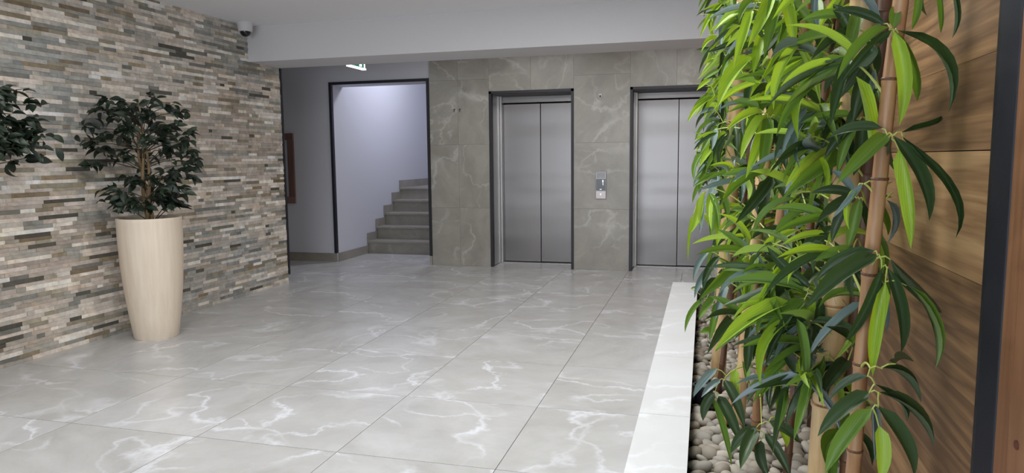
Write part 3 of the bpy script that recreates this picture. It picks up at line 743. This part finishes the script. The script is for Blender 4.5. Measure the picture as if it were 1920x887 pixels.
 ('T2', (0.272, 2.268, 1.649), (0.195, 2.05, 1.679), [(0.124, 2.05, 1.575, 0.028, 1.9, 1.433, 0.0451, 'b', 0.06), (0.189, 2.05, 1.663, 0.132, 1.95, 1.502, 0.0312, 'b', -0.04), (0.211, 2.05, 1.668, 0.175, 2.0, 1.52, 0.0364, 'm', 0.02), (0.147, 2.05, 1.619, 0.057, 1.95, 1.651, 0.0185, 'd', 0.05), (0.136, 2.05, 1.6, 0.044, 1.95, 1.549, 0.0213, 'd', 0.12), (0.272, 2.05, 1.715, 0.272, 2.0, 1.632, 0.03, 'm', 0.04), (0.316, 2.05, 1.652, 0.209, 2.05, 1.665, 0.0179, 'd', 0.05), (0.267, 2.05, 1.689, 0.146, 2.05, 1.62, 0.0235, 'm', 0.1), (0.287, 2.05, 1.66, 0.233, 2.05, 1.526, 0.0257, 'm', 0.05), (0.314, 2.05, 1.632, 0.272, 2.1, 1.537, 0.0308, 'm', 0.05), (0.143, 2.05, 1.641, 0.118, 2.0, 1.525, 0.0293, 'b', 0.05)]),
 ('T2', (0.221, 2.349, 1.003), (0.148, 2.1, 1.033), [(0.123, 2.1, 1.03, -0.019, 2.0, 1.042, 0.0257, 'm', 0.06), (0.109, 2.1, 1.017, -0.009, 1.95, 0.927, 0.0368, 'm', 0.06), (0.131, 2.1, 1.027, 0.085, 2.0, 0.858, 0.0183, 'b', -0.06), (0.143, 2.1, 1.036, 0.115, 2.0, 0.896, 0.028, 'm', 0.04), (0.162, 2.1, 1.046, 0.259, 2.1, 1.108, 0.0305, 'b', 0.12), (0.156, 2.1, 1.031, 0.299, 2.15, 0.923, 0.0365, 'd', 0.06), (0.177, 2.1, 1.016, 0.263, 2.2, 0.893, 0.0285, 'd', 0.05), (0.112, 2.1, 1.045, 0.038, 2.1, 1.104, 0.0232, 'm', 0.02)]),
 ('T2', (0.19, 2.447, 0.51), (0.173, 2.1, 0.54), [(0.159, 2.1, 0.521, 0.112, 2.0, 0.44, 0.0402, 'd', 0.04), (0.172, 2.1, 0.491, 0.193, 2.05, 0.403, 0.0345, 'd', 0.02), (0.183, 2.1, 0.513, 0.25, 2.05, 0.41, 0.0312, 'd', 0.05), (0.193, 2.1, 0.55, 0.281, 2.1, 0.491, 0.0313, 'd', 0.08), (0.162, 2.1, 0.531, 0.09, 2.1, 0.443, 0.0354, 'd', 0.08), (0.204, 2.1, 0.567, 0.249, 2.15, 0.455, 0.026, 'b', 0.05)]),
 ('T2', (0.192, 2.429, 0.6), (0.078, 2.25, 0.63), [(0.07, 2.25, 0.618, 0.131, 2.15, 0.501, 0.0341, 'd', 0.04), (0.055, 2.25, 0.565, 0.122, 2.15, 0.45, 0.0374, 'd', 0.03), (0.039, 2.25, 0.553, 0.096, 2.15, 0.381, 0.022, 'm', 0.02), (0.059, 2.25, 0.617, 0.003, 2.2, 0.572, 0.0223, 'u', 0.08), (0.044, 2.25, 0.576, 0.01, 2.25, 0.478, 0.0324, 'd', 0.1), (0.129, 2.25, 0.676, 0.132, 2.15, 0.64, 0.0306, 'm', 0.02), (0.106, 2.25, 0.658, 0.121, 2.25, 0.539, 0.0315, 'b', 0.02), (0.05, 2.25, 0.654, -0.021, 2.25, 0.554, 0.0259, 'u', 0.1), (0.199, 2.25, 0.681, 0.232, 2.3, 0.479, 0.0248, 'b', 0.02)]),
 ('T2', (0.24, 2.311, 1.245), (0.173, 2.05, 1.275), [(0.166, 2.05, 1.265, 0.041, 1.95, 1.183, 0.0244, 'm', 0.1), (0.178, 2.05, 1.257, 0.08, 1.95, 1.134, 0.035, 'd', 0.02), (0.161, 2.05, 1.272, 0.068, 2.0, 1.238, 0.0218, 'u', 0.12), (0.183, 2.05, 1.257, 0.224, 2.05, 1.178, 0.0322, 'd', 0.1), (0.167, 2.05, 1.25, 0.16, 2.0, 1.145, 0.0404, 'd', 0.02), (0.146, 2.05, 1.269, 0.044, 2.05, 1.258, 0.025, 'm', 0.1), (0.187, 2.05, 1.265, 0.311, 2.1, 1.197, 0.0267, 'm', 0.08)]),
 ('S1', (0.143, 3.203, 1.869), (0.091, 3.0, 1.899), [(0.071, 3.0, 1.86, 0.042, 2.9, 1.723, 0.0298, 'b', -0.15), (0.083, 3.0, 1.883, 0.052, 2.9, 1.717, 0.0297, 'u', -0.08), (0.075, 3.0, 1.896, 0.027, 2.9, 1.792, 0.0238, 'u', 0.1), (0.091, 3.0, 1.887, 0.082, 2.9, 1.785, 0.0316, 'u', 0.05), (0.146, 3.0, 1.9, 0.153, 2.9, 1.811, 0.0311, 'm', 0.05), (0.118, 3.0, 1.84, 0.09, 2.95, 1.691, 0.0358, 'b', 0.05), (0.051, 3.0, 1.658, -0.014, 3.0, 1.618, 0.0205, 'm', 0.05), (0.087, 3.0, 1.719, 0.051, 2.95, 1.611, 0.0282, 'm', 0.05)]),
 ('S1', (0.121, 3.221, 1.417), (0.068, 3.0, 1.447), [(0.046, 3.0, 1.437, -0.02, 2.95, 1.32, 0.0288, 'm', 0.05), (0.033, 3.0, 1.554, -0.072, 2.95, 1.444, 0.0247, 'b', 0.15), (0.029, 3.0, 1.55, -0.048, 2.95, 1.51, 0.0205, 'm', 0.08), (0.031, 3.0, 1.427, 0.026, 2.9, 1.336, 0.0285, 'u', 0.05), (0.098, 3.0, 1.415, -0.023, 2.95, 1.267, 0.0369, 'b', 0.06), (0.057, 3.0, 1.394, 0.038, 2.95, 1.267, 0.0246, 'm', 0.05), (-0.004, 3.0, 1.331, -0.039, 2.95, 1.214, 0.025, 'm', -0.14), (0.107, 3.0, 1.457, 0.118, 2.95, 1.308, 0.0363, 'd', 0.05), (0.142, 3.0, 1.424, 0.139, 2.95, 1.298, 0.0321, 'm', 0.05), (0.011, 3.0, 1.618, -0.037, 2.95, 1.573, 0.0205, 'b', 0.05), (0.038, 3.0, 1.501, -0.027, 2.95, 1.478, 0.0205, 'u', 0.05)]),
 ('S1', (0.113, 3.236, 1.205), (0.049, 2.95, 1.235), [(0.049, 2.95, 1.235, 0.004, 2.85, 1.124, 0.0363, 'u', 0.1), (0.059, 2.95, 1.245, -0.042, 2.9, 1.194, 0.0245, 'm', 0.1), (-0.017, 2.95, 1.15, -0.055, 2.9, 1.003, 0.0331, 'b', -0.1), (0.031, 2.95, 1.118, 0.027, 2.9, 0.994, 0.0286, 'm', 0.02), (-0.001, 2.95, 1.171, -0.014, 2.9, 1.004, 0.0247, 'u', 0.05), (0.042, 2.95, 1.086, 0.054, 2.9, 0.941, 0.0286, 'b', 0.05), (-0.041, 2.95, 1.085, -0.058, 2.9, 0.895, 0.0125, 'b', 0.08), (0.044, 2.95, 1.203, 0.093, 2.9, 1.048, 0.0323, 'm', 0.05)]),
 ('S1', (0.093, 3.271, 0.716), (0.017, 2.9, 0.746), [(0.011, 2.9, 0.746, -0.064, 2.85, 0.614, 0.0247, 'm', 0.1), (0.048, 2.9, 0.759, -0.012, 2.85, 0.669, 0.0327, 'm', 0.05), (0.035, 2.9, 0.877, -0.03, 2.85, 0.754, 0.0286, 'u', 0.1), (0.024, 2.9, 0.94, -0.035, 2.85, 0.818, 0.0245, 'u', 0.1), (0.065, 2.9, 0.92, 0.002, 2.85, 0.788, 0.0324, 'd', 0.1), (0.057, 2.9, 0.834, -0.009, 2.85, 0.734, 0.0325, 'd', 0.08), (0.059, 2.9, 0.737, 0.031, 2.85, 0.585, 0.0326, 'm', 0.03), (0.051, 2.9, 0.617, -0.007, 2.85, 0.615, 0.0328, 'm', 0.1), (0.121, 2.9, 0.665, 0.02, 2.6, 0.599, 0.0466, 'd', 0.05), (0.088, 2.9, 0.814, 0.049, 2.85, 0.672, 0.0363, 'u', 0.05), (-0.045, 2.9, 0.785, 0.002, 2.9, 0.787, 0.0103, 'm', 0.1)])]
STEM_BASES = [(p[3][0][0], p[3][0][1], p[1]) for p in STEMS] + [(0.20, 3.75, .02), (0.36, 3.35, .03), (0.12, 4.25, .03), (0.33, 4.2, .014), (0.20, 4.85, .02), (0.40, 2.75, .016), (0.012, 2.93, 0.04)]
top = spots(KX1 - 0.004, XR - 0.032, 1.03, KY1 - 0.16, 0.050, 0.288)
top = [p for p in top if all((p[0] - a) ** 2 + (p[1] - b) ** 2 > (r + 0.021) ** 2 for a, b, r in STEM_BASES)]
def seen(p):
    d = Vector(p) - CAM; dep = d.dot(_f); px = d.dot(_r2) / dep; py = d.dot(_u2) / dep
    if dep < 0.3 or py < -0.334: return 99
    return d.length + (max(0, px - 0.42) * 12) + (0 if p[0] / p[1] < 0.16 else 1.5)
top.sort(key=seen)
PC = [(138, 130, 118), (180, 172, 158), (152, 146, 138), (192, 186, 174), (128, 117, 104), (168, 160, 144), (160, 156, 150)]
mbp = MB()
def add_pebble_stuff(p, s, rot, col, me):
    b = len(mbp.v)
    R = rot.to_matrix() if hasattr(rot, 'to_matrix') else rot
    for v in me.vertices:
        q = R @ Vector((v.co.x * s[0], v.co.y * s[1], v.co.z * s[2]))
        mbp.v.append((p[0] + q.x, p[1] + q.y, p[2] + q.z)); mbp.c.append(col)
    for f in me.polygons: mbp.f.append(tuple(b + i for i in f.vertices))
low_geo = []
for s in range(4):
    bm = bmesh.new(); bmesh.ops.create_icosphere(bm, subdivisions=1, radius=1.0)
    r = random.Random(s)
    for v in bm.verts: v.co *= r.uniform(0.88, 1.1)
    me = bpy.data.meshes.new('low'); bm.to_mesh(me); bm.free(); low_geo.append(me)
from mathutils import Euler
def pebble_dims():
    a = prng.uniform(0.020, 0.032); return (a * prng.uniform(1.0, 1.3), a * prng.uniform(0.75, 1.0), a * prng.uniform(0.55, 0.8))
for i, p in enumerate(top):
    s = pebble_dims(); e = Euler((prng.uniform(-.6, .6), prng.uniform(-.6, .6), prng.uniform(0, 6.28)))
    if i < 300:
        o = obj('pebble', PEB[i % 8], None, label='rounded beige-grey pebble in the pebble bed beside the marble kerb', category='pebble', group='pebbles in the planter')
        o.location = p; o.rotation_euler = e; o.scale = s
    else:
        add_pebble_stuff(p, s, e, rgb(*prng.choice(PC)), PEB[i % 8] if p[1] < 3.6 else low_geo[i % 4])
for p in spots(KX1 - 0.004, XR - 0.032, 1.03, KY1 - 0.16, 0.036, 0.268):
    if all((p[0] - a) ** 2 + (p[1] - b) ** 2 > (r + 0.02) ** 2 for a, b, r in STEM_BASES):
        a = prng.uniform(0.015, 0.02)
        add_pebble_stuff(p, (a, a, a * .7), Euler((0, 0, prng.uniform(0, 6))), rgb(*prng.choice(PC)), low_geo[prng.randrange(4)])
pm = mbp.mesh('pebbles', M_pebbles, fix=False); pm.shade_smooth()
obj('pebble_bed', pm, None, kind='stuff', label='bed of beige-grey river pebbles filling the planter', category='pebbles')
for me in low_geo: bpy.data.meshes.remove(me)

# garden uplight in the pebbles
ul = thing('garden_uplight', 'black round spotlight lying on the pebbles against the kerb', 'lamp', (0.012, 2.93, 0.305))
MB().lathe([(0.030, 0.0), (0.034, 0.006), (0.040, 0.06), (0.044, 0.066), (0.044, 0.078), (0.036, 0.078), (0.034, 0.070)], 26).build('housing', M_black, ul, smooth=True)
MB().lathe([(0.034, 0.068), (0.033, 0.071), (0.001, 0.073)], 22).build('lens', plain('lamp_glass', rgb(120, 124, 126), 0.1), ul)

# ------------------------------------------------------------------ right wall: walnut planks, steel post, board
wall_right = MB().box(XR, XR + 0.18, YB, YW + 0.2, 0, ZC).build('wall_right', M_dark, kind='structure')
zj = [0.0, 0.16, 0.40, 0.60, 0.835, 1.067, 1.317, 1.495, 1.745, 1.93, 2.18, 2.37, ZC]
wr = random.Random(3)
for k in range(len(zj) - 1):
    y = 1.48
    first = True
    while y < YW - 0.02:
        L = wr.uniform(1.5, 2.3)
        y1 = min(y + L, YW - 0.012)
        if YW - y1 < 0.4: y1 = YW - 0.012
        e = 0.0004; th = wr.uniform(0.0168, 0.0176)
        h = zj[k + 1] - zj[k]
        MB().box(-th, 0, -(y1 - y) / 2 + e, (y1 - y) / 2 - e, -h / 2 + (0.0016 if k == 6 else e), h / 2 - e).build('plank', M_walnut, wall_right, loc=(XR, (y + y1) / 2, (zj[k] + zj[k + 1]) / 2))
        y = y1 if y1 < YW - 0.012 else YW
post = thing('steel_post', 'blue-black square steel post between the walnut planks and the orange board', 'post', (XR - 0.004, 1.413, 0))
MB().box(-0.020, 0.003, -0.042, 0.042, 0.006, ZC - 0.002).build('post_tube', M_post, post, bevel=0.003)
MB().box(-0.016, 0.003, 0.043, 0.064, 0.006, ZC - 0.002).build('shadow_gap', M_black, post, label='black strip in place of the shaded gap')  # shade of the reveal gap beside the post, put in as a black strip
MB().box(-0.024, 0.003, -0.044, 0.066, 0, 0.006).build('base_plate', M_black, post)
board = thing('wooden_board', 'upright orange-brown wooden board with a dark knot, right of the black post', 'board', (XR - 0.013, 1.2, 0))
for k, (a, b) in enumerate(((0.118, 0.169), (-0.08, 0.117), (-0.28, -0.081))):
    MB().box(-0.009, 0.012, -(b - a) / 2 + 0.0006, (b - a) / 2 - 0.0006, 0.004, ZC - 0.004).build('plank', M_pine, board, loc=(0, (a + b) / 2, 0))
MB().lathe([(0.0075, 0), (0.0075, 0.0012), (0.004, 0.0016)], 18).build('knot', M_knot, board, label='dark red-brown knot').matrix_local = Matrix.Translation((-0.0095, 0.082, 0.84)) @ Matrix.Diagonal((1, 1.15, 1, 1)) @ Matrix.Rotation(-math.pi / 2, 4, 'Y')

# ------------------------------------------------------------------ front wall with entrance glazing (behind the camera)
wf = MB().box(-6.3, -3.5, YB - 0.2, YB, 0, ZC).box(0.3, 0.7, YB - 0.2, YB, 0, ZC).box(-3.5, 0.3, YB - 0.2, YB, 2.35, ZC)
wf.build('wall_front', M_white, kind='structure')
w1 = structure('window_1', (-1.6, YB - 0.1, 0))
for x in (-1.87, -0.62, 0.62, 1.87):
    MB().box(x - 0.03, x + 0.03, -0.04, 0.04, 0, 2.35).build('mullion', M_black, w1)
MB().box(-1.9, 1.9, -0.04, 0.04, 2.29, 2.35).build('frame_rail', M_black, w1)
tg = NT('clear_glass'); tg.set(**{'Base Color': (1, 1, 1, 1), 'Roughness': 0.0, 'Transmission Weight': 1.0, 'IOR': 1.0})
for a, b in ((-1.84, -0.65), (-0.59, 0.59), (0.65, 1.84)):
    MB().box(a, b, -0.004, 0.004, 0.01, 2.29).build('pane', tg.m, w1)
MB().box(-6.3, 3, -9, YB - 0.21, -0.2, -0.1).build('pavement', plain('grey_paving', rgb(150, 148, 144), 0.9), kind='structure')

# ------------------------------------------------------------------ potted ficus
def leaf_mesh(name, mat, bend, arch, nl, prof, fold=0.16, nw=2):
    """unit leaf: x 0..1 along the midrib, y -0.5..0.5 (times profile), z arch"""
    v, f = [], []
    for i in range(nl + 1):
        t = i / nl
        w = prof(t) * 0.5
        cy = bend * 4 * t * (1 - t); cz = arch * 4 * t * (1 - t)
        for j in range(-nw, nw + 1):
            s = j / nw
            v.append((t, s * w + cy, cz + abs(s) * w * fold))
    n = 2 * nw + 1
    for i in range(nl):
        for j in range(n - 1):
            f.append((i * n + j, (i + 1) * n + j, (i + 1) * n + j + 1, i * n + j + 1))
    me = bpy.data.meshes.new(name); me.from_pydata(v, [], f); me.materials.append(mat); me.shade_smooth()
    return me
def p_ficus(t): return max(0.02, math.sin(math.pi * min(1, t * 1.02)) ** 0.75 * (1.12 - 0.55 * t)) if t < 0.98 else 0.0
FL = [leaf_mesh('ficus_leaf', FICUS_MATS[k % 2], 0.0, a, 6, p_ficus, 0.25, 1) for k, a in enumerate((0.05, 0.12, 0.18, 0.02))]
def leaf_at(me, name, parent, base, tip, width, normal, ref=0.0):
    x = tip - base; L = x.length
    if L < 1e-4: return None
    x = x / L
    n = normal - x * normal.dot(x)
    if n.length < 1e-3: n = x.orthogonal()
    n.normalize(); y = n.cross(x)
    o = bpy.data.objects.new(name, me); COL.objects.link(o); o.parent = parent
    o.matrix_local = Matrix(((x.x * L, y.x * width, n.x * L, base.x), (x.y * L, y.y * width, n.y * L, base.y), (x.z * L, y.z * width, n.z * L, base.z), (0, 0, 0, 1)))
    return o
PH = 0.905
def ficus(root, seed):
    r = random.Random(seed)
    prof = [(0.148, 0.0), (0.155, 0.012), (0.176, 0.16), (0.200, 0.36), (0.215, 0.56), (0.222, 0.76), (0.222, 0.88), (0.224, 0.892), (0.222, PH), (0.204, PH), (0.200, 0.86)]
    MB().lathe(prof, 56).build('pot', M_pot, root, smooth=True, label='tall tapered cream ribbed pot')
    MB().lathe([(0.199, 0.845), (0.198, 0.862), (0.05, 0.868)], 32).build('soil', M_soil, root, label='dark soil')
    trunks = []
    for k in range(3):
        a = k * 2.1 + 0.4
        pts = [Vector((0.02 * math.cos(a + t * 5) - 0.012 * t * 6 * (k != 2) * 0.6, 0.02 * math.sin(a + t * 5), 0.86 + t * (0.72 if k < 2 else 0.8))) for t in [i / 9 for i in range(10)]]
        MB().tube(pts, [0.016 - 0.0095 * i / 9 for i in range(10)], 8).build('trunk', M_twig_brown, root, smooth=True)
        trunks.append(pts)
    # branches: clusters placed on the crown's outline seen in the photograph, (x, y, z) about the trunk
    cl = []
    for k in range(62):
        z = r.uniform(0.98, 1.70)
        a = r.uniform(0, 2 * math.pi)
        R = (0.20 + 0.15 * math.sin((z - 0.9) / 0.85 * math.pi)) * r.uniform(0.35, 1.1)
        cl.append((max(-0.25, R * math.cos(a)), R * math.sin(a), z))
    return cl, trunks, r
def leafy(root, cl, trunks, r, limit, nleaf=(6, 9)):
    cnt = 0
    for c in cl:
        c = Vector(c)
        tr = trunks[r.randrange(3)]
        za = c.z - r.uniform(0.05, 0.16)
        p0 = min(tr, key=lambda q: abs(q.z - za))
        mid = (p0 + c) / 2 + Vector((0, 0, 0.03))
        br = MB().tube([p0, mid, c], [0.004, 0.003, 0.002], 5).build('branch', M_branch, root)
        out = Vector((c.x, c.y, 0)); out = out.normalized() if out.length > 0.02 else Vector((1, 0, 0))
        for k in range(r.randint(*nleaf)):
            b = mid.lerp(c, r.uniform(0.3, 1.0)) + Vector((r.gauss(0, .012), r.gauss(0, .012), r.gauss(0, .012)))
            d = (out * r.uniform(0.2, 1.0) + Vector((r.gauss(0, .55), r.gauss(0, .55), r.uniform(-0.9, 0.35)))).normalized()
            L = r.uniform(0.070, 0.098)
            tip = b + d * L
            if not limit(tip): continue
            nrm = (Vector((0.35, -0.45, 0.75)) + Vector((r.gauss(0, .4), r.gauss(0, .4), r.gauss(0, .3))))
            leaf_at(FL[r.randrange(4)], 'leaf', br, b, tip, L * r.uniform(0.50, 0.62), nrm)
            cnt += 1
    return cnt
f1 = thing('potted_ficus', 'bushy dark-green ficus in a tall cream pot, whole in view', 'potted plant', (-3.99, 4.375, 0), 'ficus trees along the stone wall')
cl, tr, r = ficus(f1, 21)
# outer sprays that shape the silhouette (x = room X offset, y = room Y offset, z)
cl += [(-0.22, -0.36, 1.56), (-0.20, -0.40, 1.44), (-0.24, -0.22, 1.70), (-0.16, -0.20, 1.78), (0.10, 0.02, 1.80), (0.20, 0.10, 1.74), (0.26, 0.12, 1.68),
       (0.30, 0.14, 1.52), (0.32, 0.10, 1.46), (0.34, 0.06, 1.30), (0.36, 0.05, 1.22), (0.24, 0.06, 1.06), (0.22, -0.02, 1.00), (-0.16, -0.20, 1.02), (-0.12, -0.16, 0.97),
       (0.12, -0.14, 0.99), (0.0, -0.18, 1.0), (0.16, 0.10, 1.0), (-0.2, -0.1, 1.05), (-0.22, -0.30, 1.30), (-0.18, -0.22, 1.12), (0.05, -0.10, 1.74), (-0.08, -0.08, 1.76), (0.30, 0.0, 1.60)]
n1 = leafy(f1, cl, tr, r, lambda p: p.x > -0.325 and p.z > 0.93)
f2 = thing('potted_ficus', 'ficus at the left edge of the photo, only its foliage in view', 'potted plant', (-3.98, 2.86, 0), 'ficus trees along the stone wall')
cl, tr, r = ficus(f2, 33)
cl = [(x * 0.9, y * 0.9, 1.33 + (z - 0.98) * 0.62 + 0.03) for x, y, z in cl]
cl += [(0.14, 0.62, 1.40), (0.10, 0.66, 1.48), (0.12, 0.58, 1.66), (0.08, 0.54, 1.76), (0.04, 0.60, 1.36), (0.06, 0.62, 1.50), (0.08, 0.56, 1.58), (0.02, 0.66, 1.44), (0.10, 0.52, 1.44), (0.06, 0.46, 1.42), (0.02, 0.50, 1.50), (0.0, 0.48, 1.40), (0.04, 0.44, 1.60), (0.05, 0.42, 1.66), (0.0, 0.40, 1.40), (0.08, 0.38, 1.46), (0.02, 0.48, 1.55), (0.1, 0.3, 1.40), (0.1, 0.32, 1.44), (0.1, 0.35, 1.70), (0.0, 0.52, 1.45), (0.05, 0.36, 1.52), (0.1, 0.30, 1.60), (0.0, 0.34, 1.74), (-0.1, 0.42, 1.50), (-0.05, 0.40, 1.60), (0.12, 0.25, 1.52), (0.12, 0.26, 1.66), (-0.1, 0.40, 1.42)]
n2 = leafy(f2, cl, tr, r, lambda p: p.x > -0.33, (10, 14))
print('ficus leaves', n1, n2)

# ------------------------------------------------------------------ bamboo
def p_bamboo(t): return max(0.0, min(1.0, (t / 0.16) ** 0.5) * (1 - max(0, (t - 0.42) / 0.58) ** 2.1) * 0.9) if t < 0.995 else 0.0
BENDS = (-0.22, -0.14, -0.09, -0.05, -0.02, 0.02, 0.05, 0.09, 0.14, 0.22)
BL = {}
for c in 'bmdu':
    for i, b in enumerate(BENDS):
        BL[(c, i)] = leaf_mesh('bamboo_leaf', LEAF_MATS[c], b, 0.05, 8, p_bamboo, 0.22, 2)
# in-plane bend is a length; meshes are scaled by width on y, so undo it when choosing the variant
def pick(c, want, L, w):
    k = want * L / max(w, 1e-4)
    return c, k
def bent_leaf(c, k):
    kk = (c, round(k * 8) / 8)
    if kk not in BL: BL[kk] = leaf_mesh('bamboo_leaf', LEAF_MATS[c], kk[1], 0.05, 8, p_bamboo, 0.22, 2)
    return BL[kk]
brng = random.Random(17)
LABELS = {
 'S1': ('thick pale bamboo pole with drooping leaves, leftmost and farther back in the planter', 'bamboo'),
 'S2': ('thick pale bamboo pole standing in the pebbles near the plank wall, lower half bare', 'bamboo'),
 'T1': ('slim brown bamboo stalk nearest the camera with large bright hanging leaves', 'bamboo'),
 'T2': ('brown leaning bamboo stalk rising from the pebbles in the middle of the planter', 'bamboo'),
 'T3': ('dark brown bamboo stalk just behind the nearest slim stalk', 'bamboo'),
 'T4': ('medium tan bamboo pole behind the leaning brown stalk', 'bamboo'),
 'T5': ('thin brown bamboo stem leaning strongly to the right from the pebbles', 'bamboo'),
 'T6': ('thin dark bamboo stem just right of the leftmost thick pole', 'bamboo'),
 'T7': ('thin dark bamboo stem left of the bare thick pale pole', 'bamboo'),
}
plants = {}
def interp(pl, z):
    for a, b in zip(pl[:-1], pl[1:]):
        if a.z <= z <= b.z: return a.lerp(b, (z - a.z) / (b.z - a.z))
    return pl[-1] if z > pl[-1].z else pl[0]
def make_stem(name, rad, tone, pts, label):
    base = Vector(pts[0])
    root = thing('bamboo_plant', label, 'bamboo', tuple(base), 'bamboo in the pebble planter')
    pl = [Vector(p) - base for p in pts]
    # stalk with swollen nodes
    zs = [i * 0.02 for i in range(int(pl[-1].z / 0.02) + 1)]
    step = 0.17 if rad < 0.02 else 0.24
    cen, rr = [], []
    z = 0.0
    while z < pl[-1].z:
        q = (z / step) % 1.0
        for dz, k in ((0.0, 1.0), (step - 0.014, 0.98), (step - 0.006, 1.10), (step - 0.002, 1.06)):
            zz = z + dz
            if zz <= pl[-1].z:
                cen.append(interp(pl, zz)); rr.append(rad * k * (1 - 0.10 * zz / pl[-1].z))
        z += step
    MB().tube(cen, rr, 18 if rad > 0.02 else 12).build('stalk', STEM_MATS[tone], root, smooth=True)
    z = step
    while z < pl[-1].z - 0.02:
        c = interp(pl, z); d = (interp(pl, z + .01) - interp(pl, z - .01)).normalized()
        MB().tube([c - d * 0.003, c, c + d * 0.002], [rad * 1.04, rad * 1.12, rad * 1.02], 18 if rad > 0.02 else 12).build('node_ring', M_node if rad < .02 else STEM_MATS[1], root)
        z += step
    plants[name] = (root, base, pl, rad)
    return root
for n, rad, tone, pts in STEMS: make_stem(n, rad, tone, pts, LABELS[n][0])
FAR = [('F1', 0.20, 3.75, .020, 1), ('F2', 0.36, 3.35, .030, 0), ('F3', 0.12, 4.25, .030, 0), ('F4', 0.33, 4.2, .014, 2), ('F5', 0.20, 4.85, .020, 1), ('F6', 0.40, 2.75, .016, 2)]
FLAB = ['brown bamboo stem deep among the leaves behind the leftmost thick pole', 'thick pale bamboo pole close to the plank wall behind the foliage', 'thick pale bamboo pole far back near the end of the kerb',
        'thin dark bamboo stem far back against the plank wall', 'brown bamboo stem farthest back in the planter', 'dark bamboo stem close to the plank wall beside the middle stalk']
for (n, x, y, rad, tone), lb in zip(FAR, FLAB):
    make_stem(n, rad, tone, [(x, y, 0.25), (x + 0.02, y, 1.2), (x + 0.05, y - 0.02, 2.45)], lb)

def add_branch(root, base, A, N):
    a, n = A - base, N - base
    d = n - a
    mid = a.lerp(n, 0.5) + Vector((0, 0, 0.22 * d.length))
    cv = [a * (1 - s) ** 2 + mid * 2 * s * (1 - s) + n * s * s for s in [i / 7 for i in range(8)]]
    return MB().tube(cv, [0.0028 - 0.0013 * i / 7 for i in range(8)], 6).build('branch', M_twig, root)
for n, A, N, leaves in CLUSTERS:
    root, base, pl, rad = plants[n]
    A, N = Vector(A), Vector(N)
    br = add_branch(root, base, A, N)
    twigs = MB()
    done = [N - base]
    for bx, by, bz, tx, ty, tz, w, c, ar in sorted(leaves, key=lambda q: (Vector(q[:3]) - N).length):
        b, t = Vector((bx, by, bz)), Vector((tx, ty, tz))
        v = (CAM - (b + t) / 2).normalized()
        nrm = v + Vector((brng.gauss(0, .25), 0, 0.35 + brng.gauss(0, .25)))
        L = (t - b).length
        x = (t - b) / L
        nn = (nrm - x * nrm.dot(x)).normalized(); y = nn.cross(x)
        sgn = 1 if y.z > 0 or (abs(y.z) < 0.2 and y.x > 0) else -1
        me = bent_leaf(c, 0.75 * ar * sgn * L / w)
        leaf_at(me, 'leaf', br, b - base, t - base, w, nrm)
        q = b - base
        near = min(done, key=lambda e: (e - q).length)
        if (q - near).length > 0.004:
            twigs.tube([near, near.lerp(q, .5) + Vector((0, 0, .003)), q + x * L * 0.03], [0.0016, 0.0014, 0.0011], 5)
        done.append(q)
    if twigs.v: twigs.build('twig', M_twig, br)

def ok(p):
    if p.x > 0.468 or p.y < 1.15 or p.z < 0.32 or p.z > 2.5: return False
    q = p.x / p.y
    if q < -0.016 or q > 0.235: return False
    if p.z < 0.75 and q < 0.055: return False
    if p.z < 1.0 and q < 0.01: return False
    return True
nrand = 0
def random_cluster(n, z, far=0.0):
    global nrand
    root, base, pl, rad = plants[n]
    A = interp(pl, z) + base
    az = brng.uniform(0, 2 * math.pi)
    R = brng.uniform(0.06, 0.24)
    N = A + Vector((math.cos(az) * R, math.sin(az) * R, brng.uniform(0.0, 0.12)))
    if not ok(N): return
    br = add_branch(root, base, A, N)
    out = Vector((math.cos(az), math.sin(az), 0))
    for k in range(brng.randint(8, 12)):
        d = (out * brng.uniform(0.0, 1.0) + Vector((brng.gauss(0, .5), brng.gauss(0, .5), brng.uniform(-1.1, 0.25)))).normalized()
        b = A.lerp(N, brng.uniform(0.6, 1.0)) + Vector((brng.gauss(0, .008), brng.gauss(0, .008), brng.gauss(0, .008)))
        L = brng.uniform(0.10, 0.185); t = b + d * L
        if not ok(t): continue
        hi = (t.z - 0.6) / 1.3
        c = brng.choices('bmdu', (0.5 + 2.4 * max(0, hi), 2.2, 2.6 - 1.2 * max(0, hi), 0.9))[0]  # brighter leaf colours favoured higher up, standing in for light from above
        w = L * brng.uniform(0.11, 0.165)
        v = (CAM - t).normalized()
        nrm = v * 0.6 + Vector((brng.gauss(0, .45), brng.gauss(0, .45), 0.6 + brng.gauss(0, .3)))
        x = d; nn = (nrm - x * nrm.dot(x)).normalized(); y = nn.cross(x)
        ar = brng.choice((0.02, 0.06, 0.1, 0.15)) * (1 if y.z > 0 else -1)
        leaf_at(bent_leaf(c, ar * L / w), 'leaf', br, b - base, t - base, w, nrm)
        nrand += 1
PLAN = {'S1': 30, 'S2': 30, 'T1': 4, 'T2': 22, 'T3': 28, 'T4': 26, 'T5': 24, 'T6': 30, 'T7': 24, 'F1': 26, 'F2': 22, 'F3': 26, 'F4': 16, 'F5': 20, 'F6': 24}
for n, cnt in PLAN.items():
    for k in range(cnt):
        random_cluster(n, 0.35 + (k + brng.random()) / cnt * 1.85)
print('bamboo leaves', nrand)
print('objects', len(bpy.data.objects))
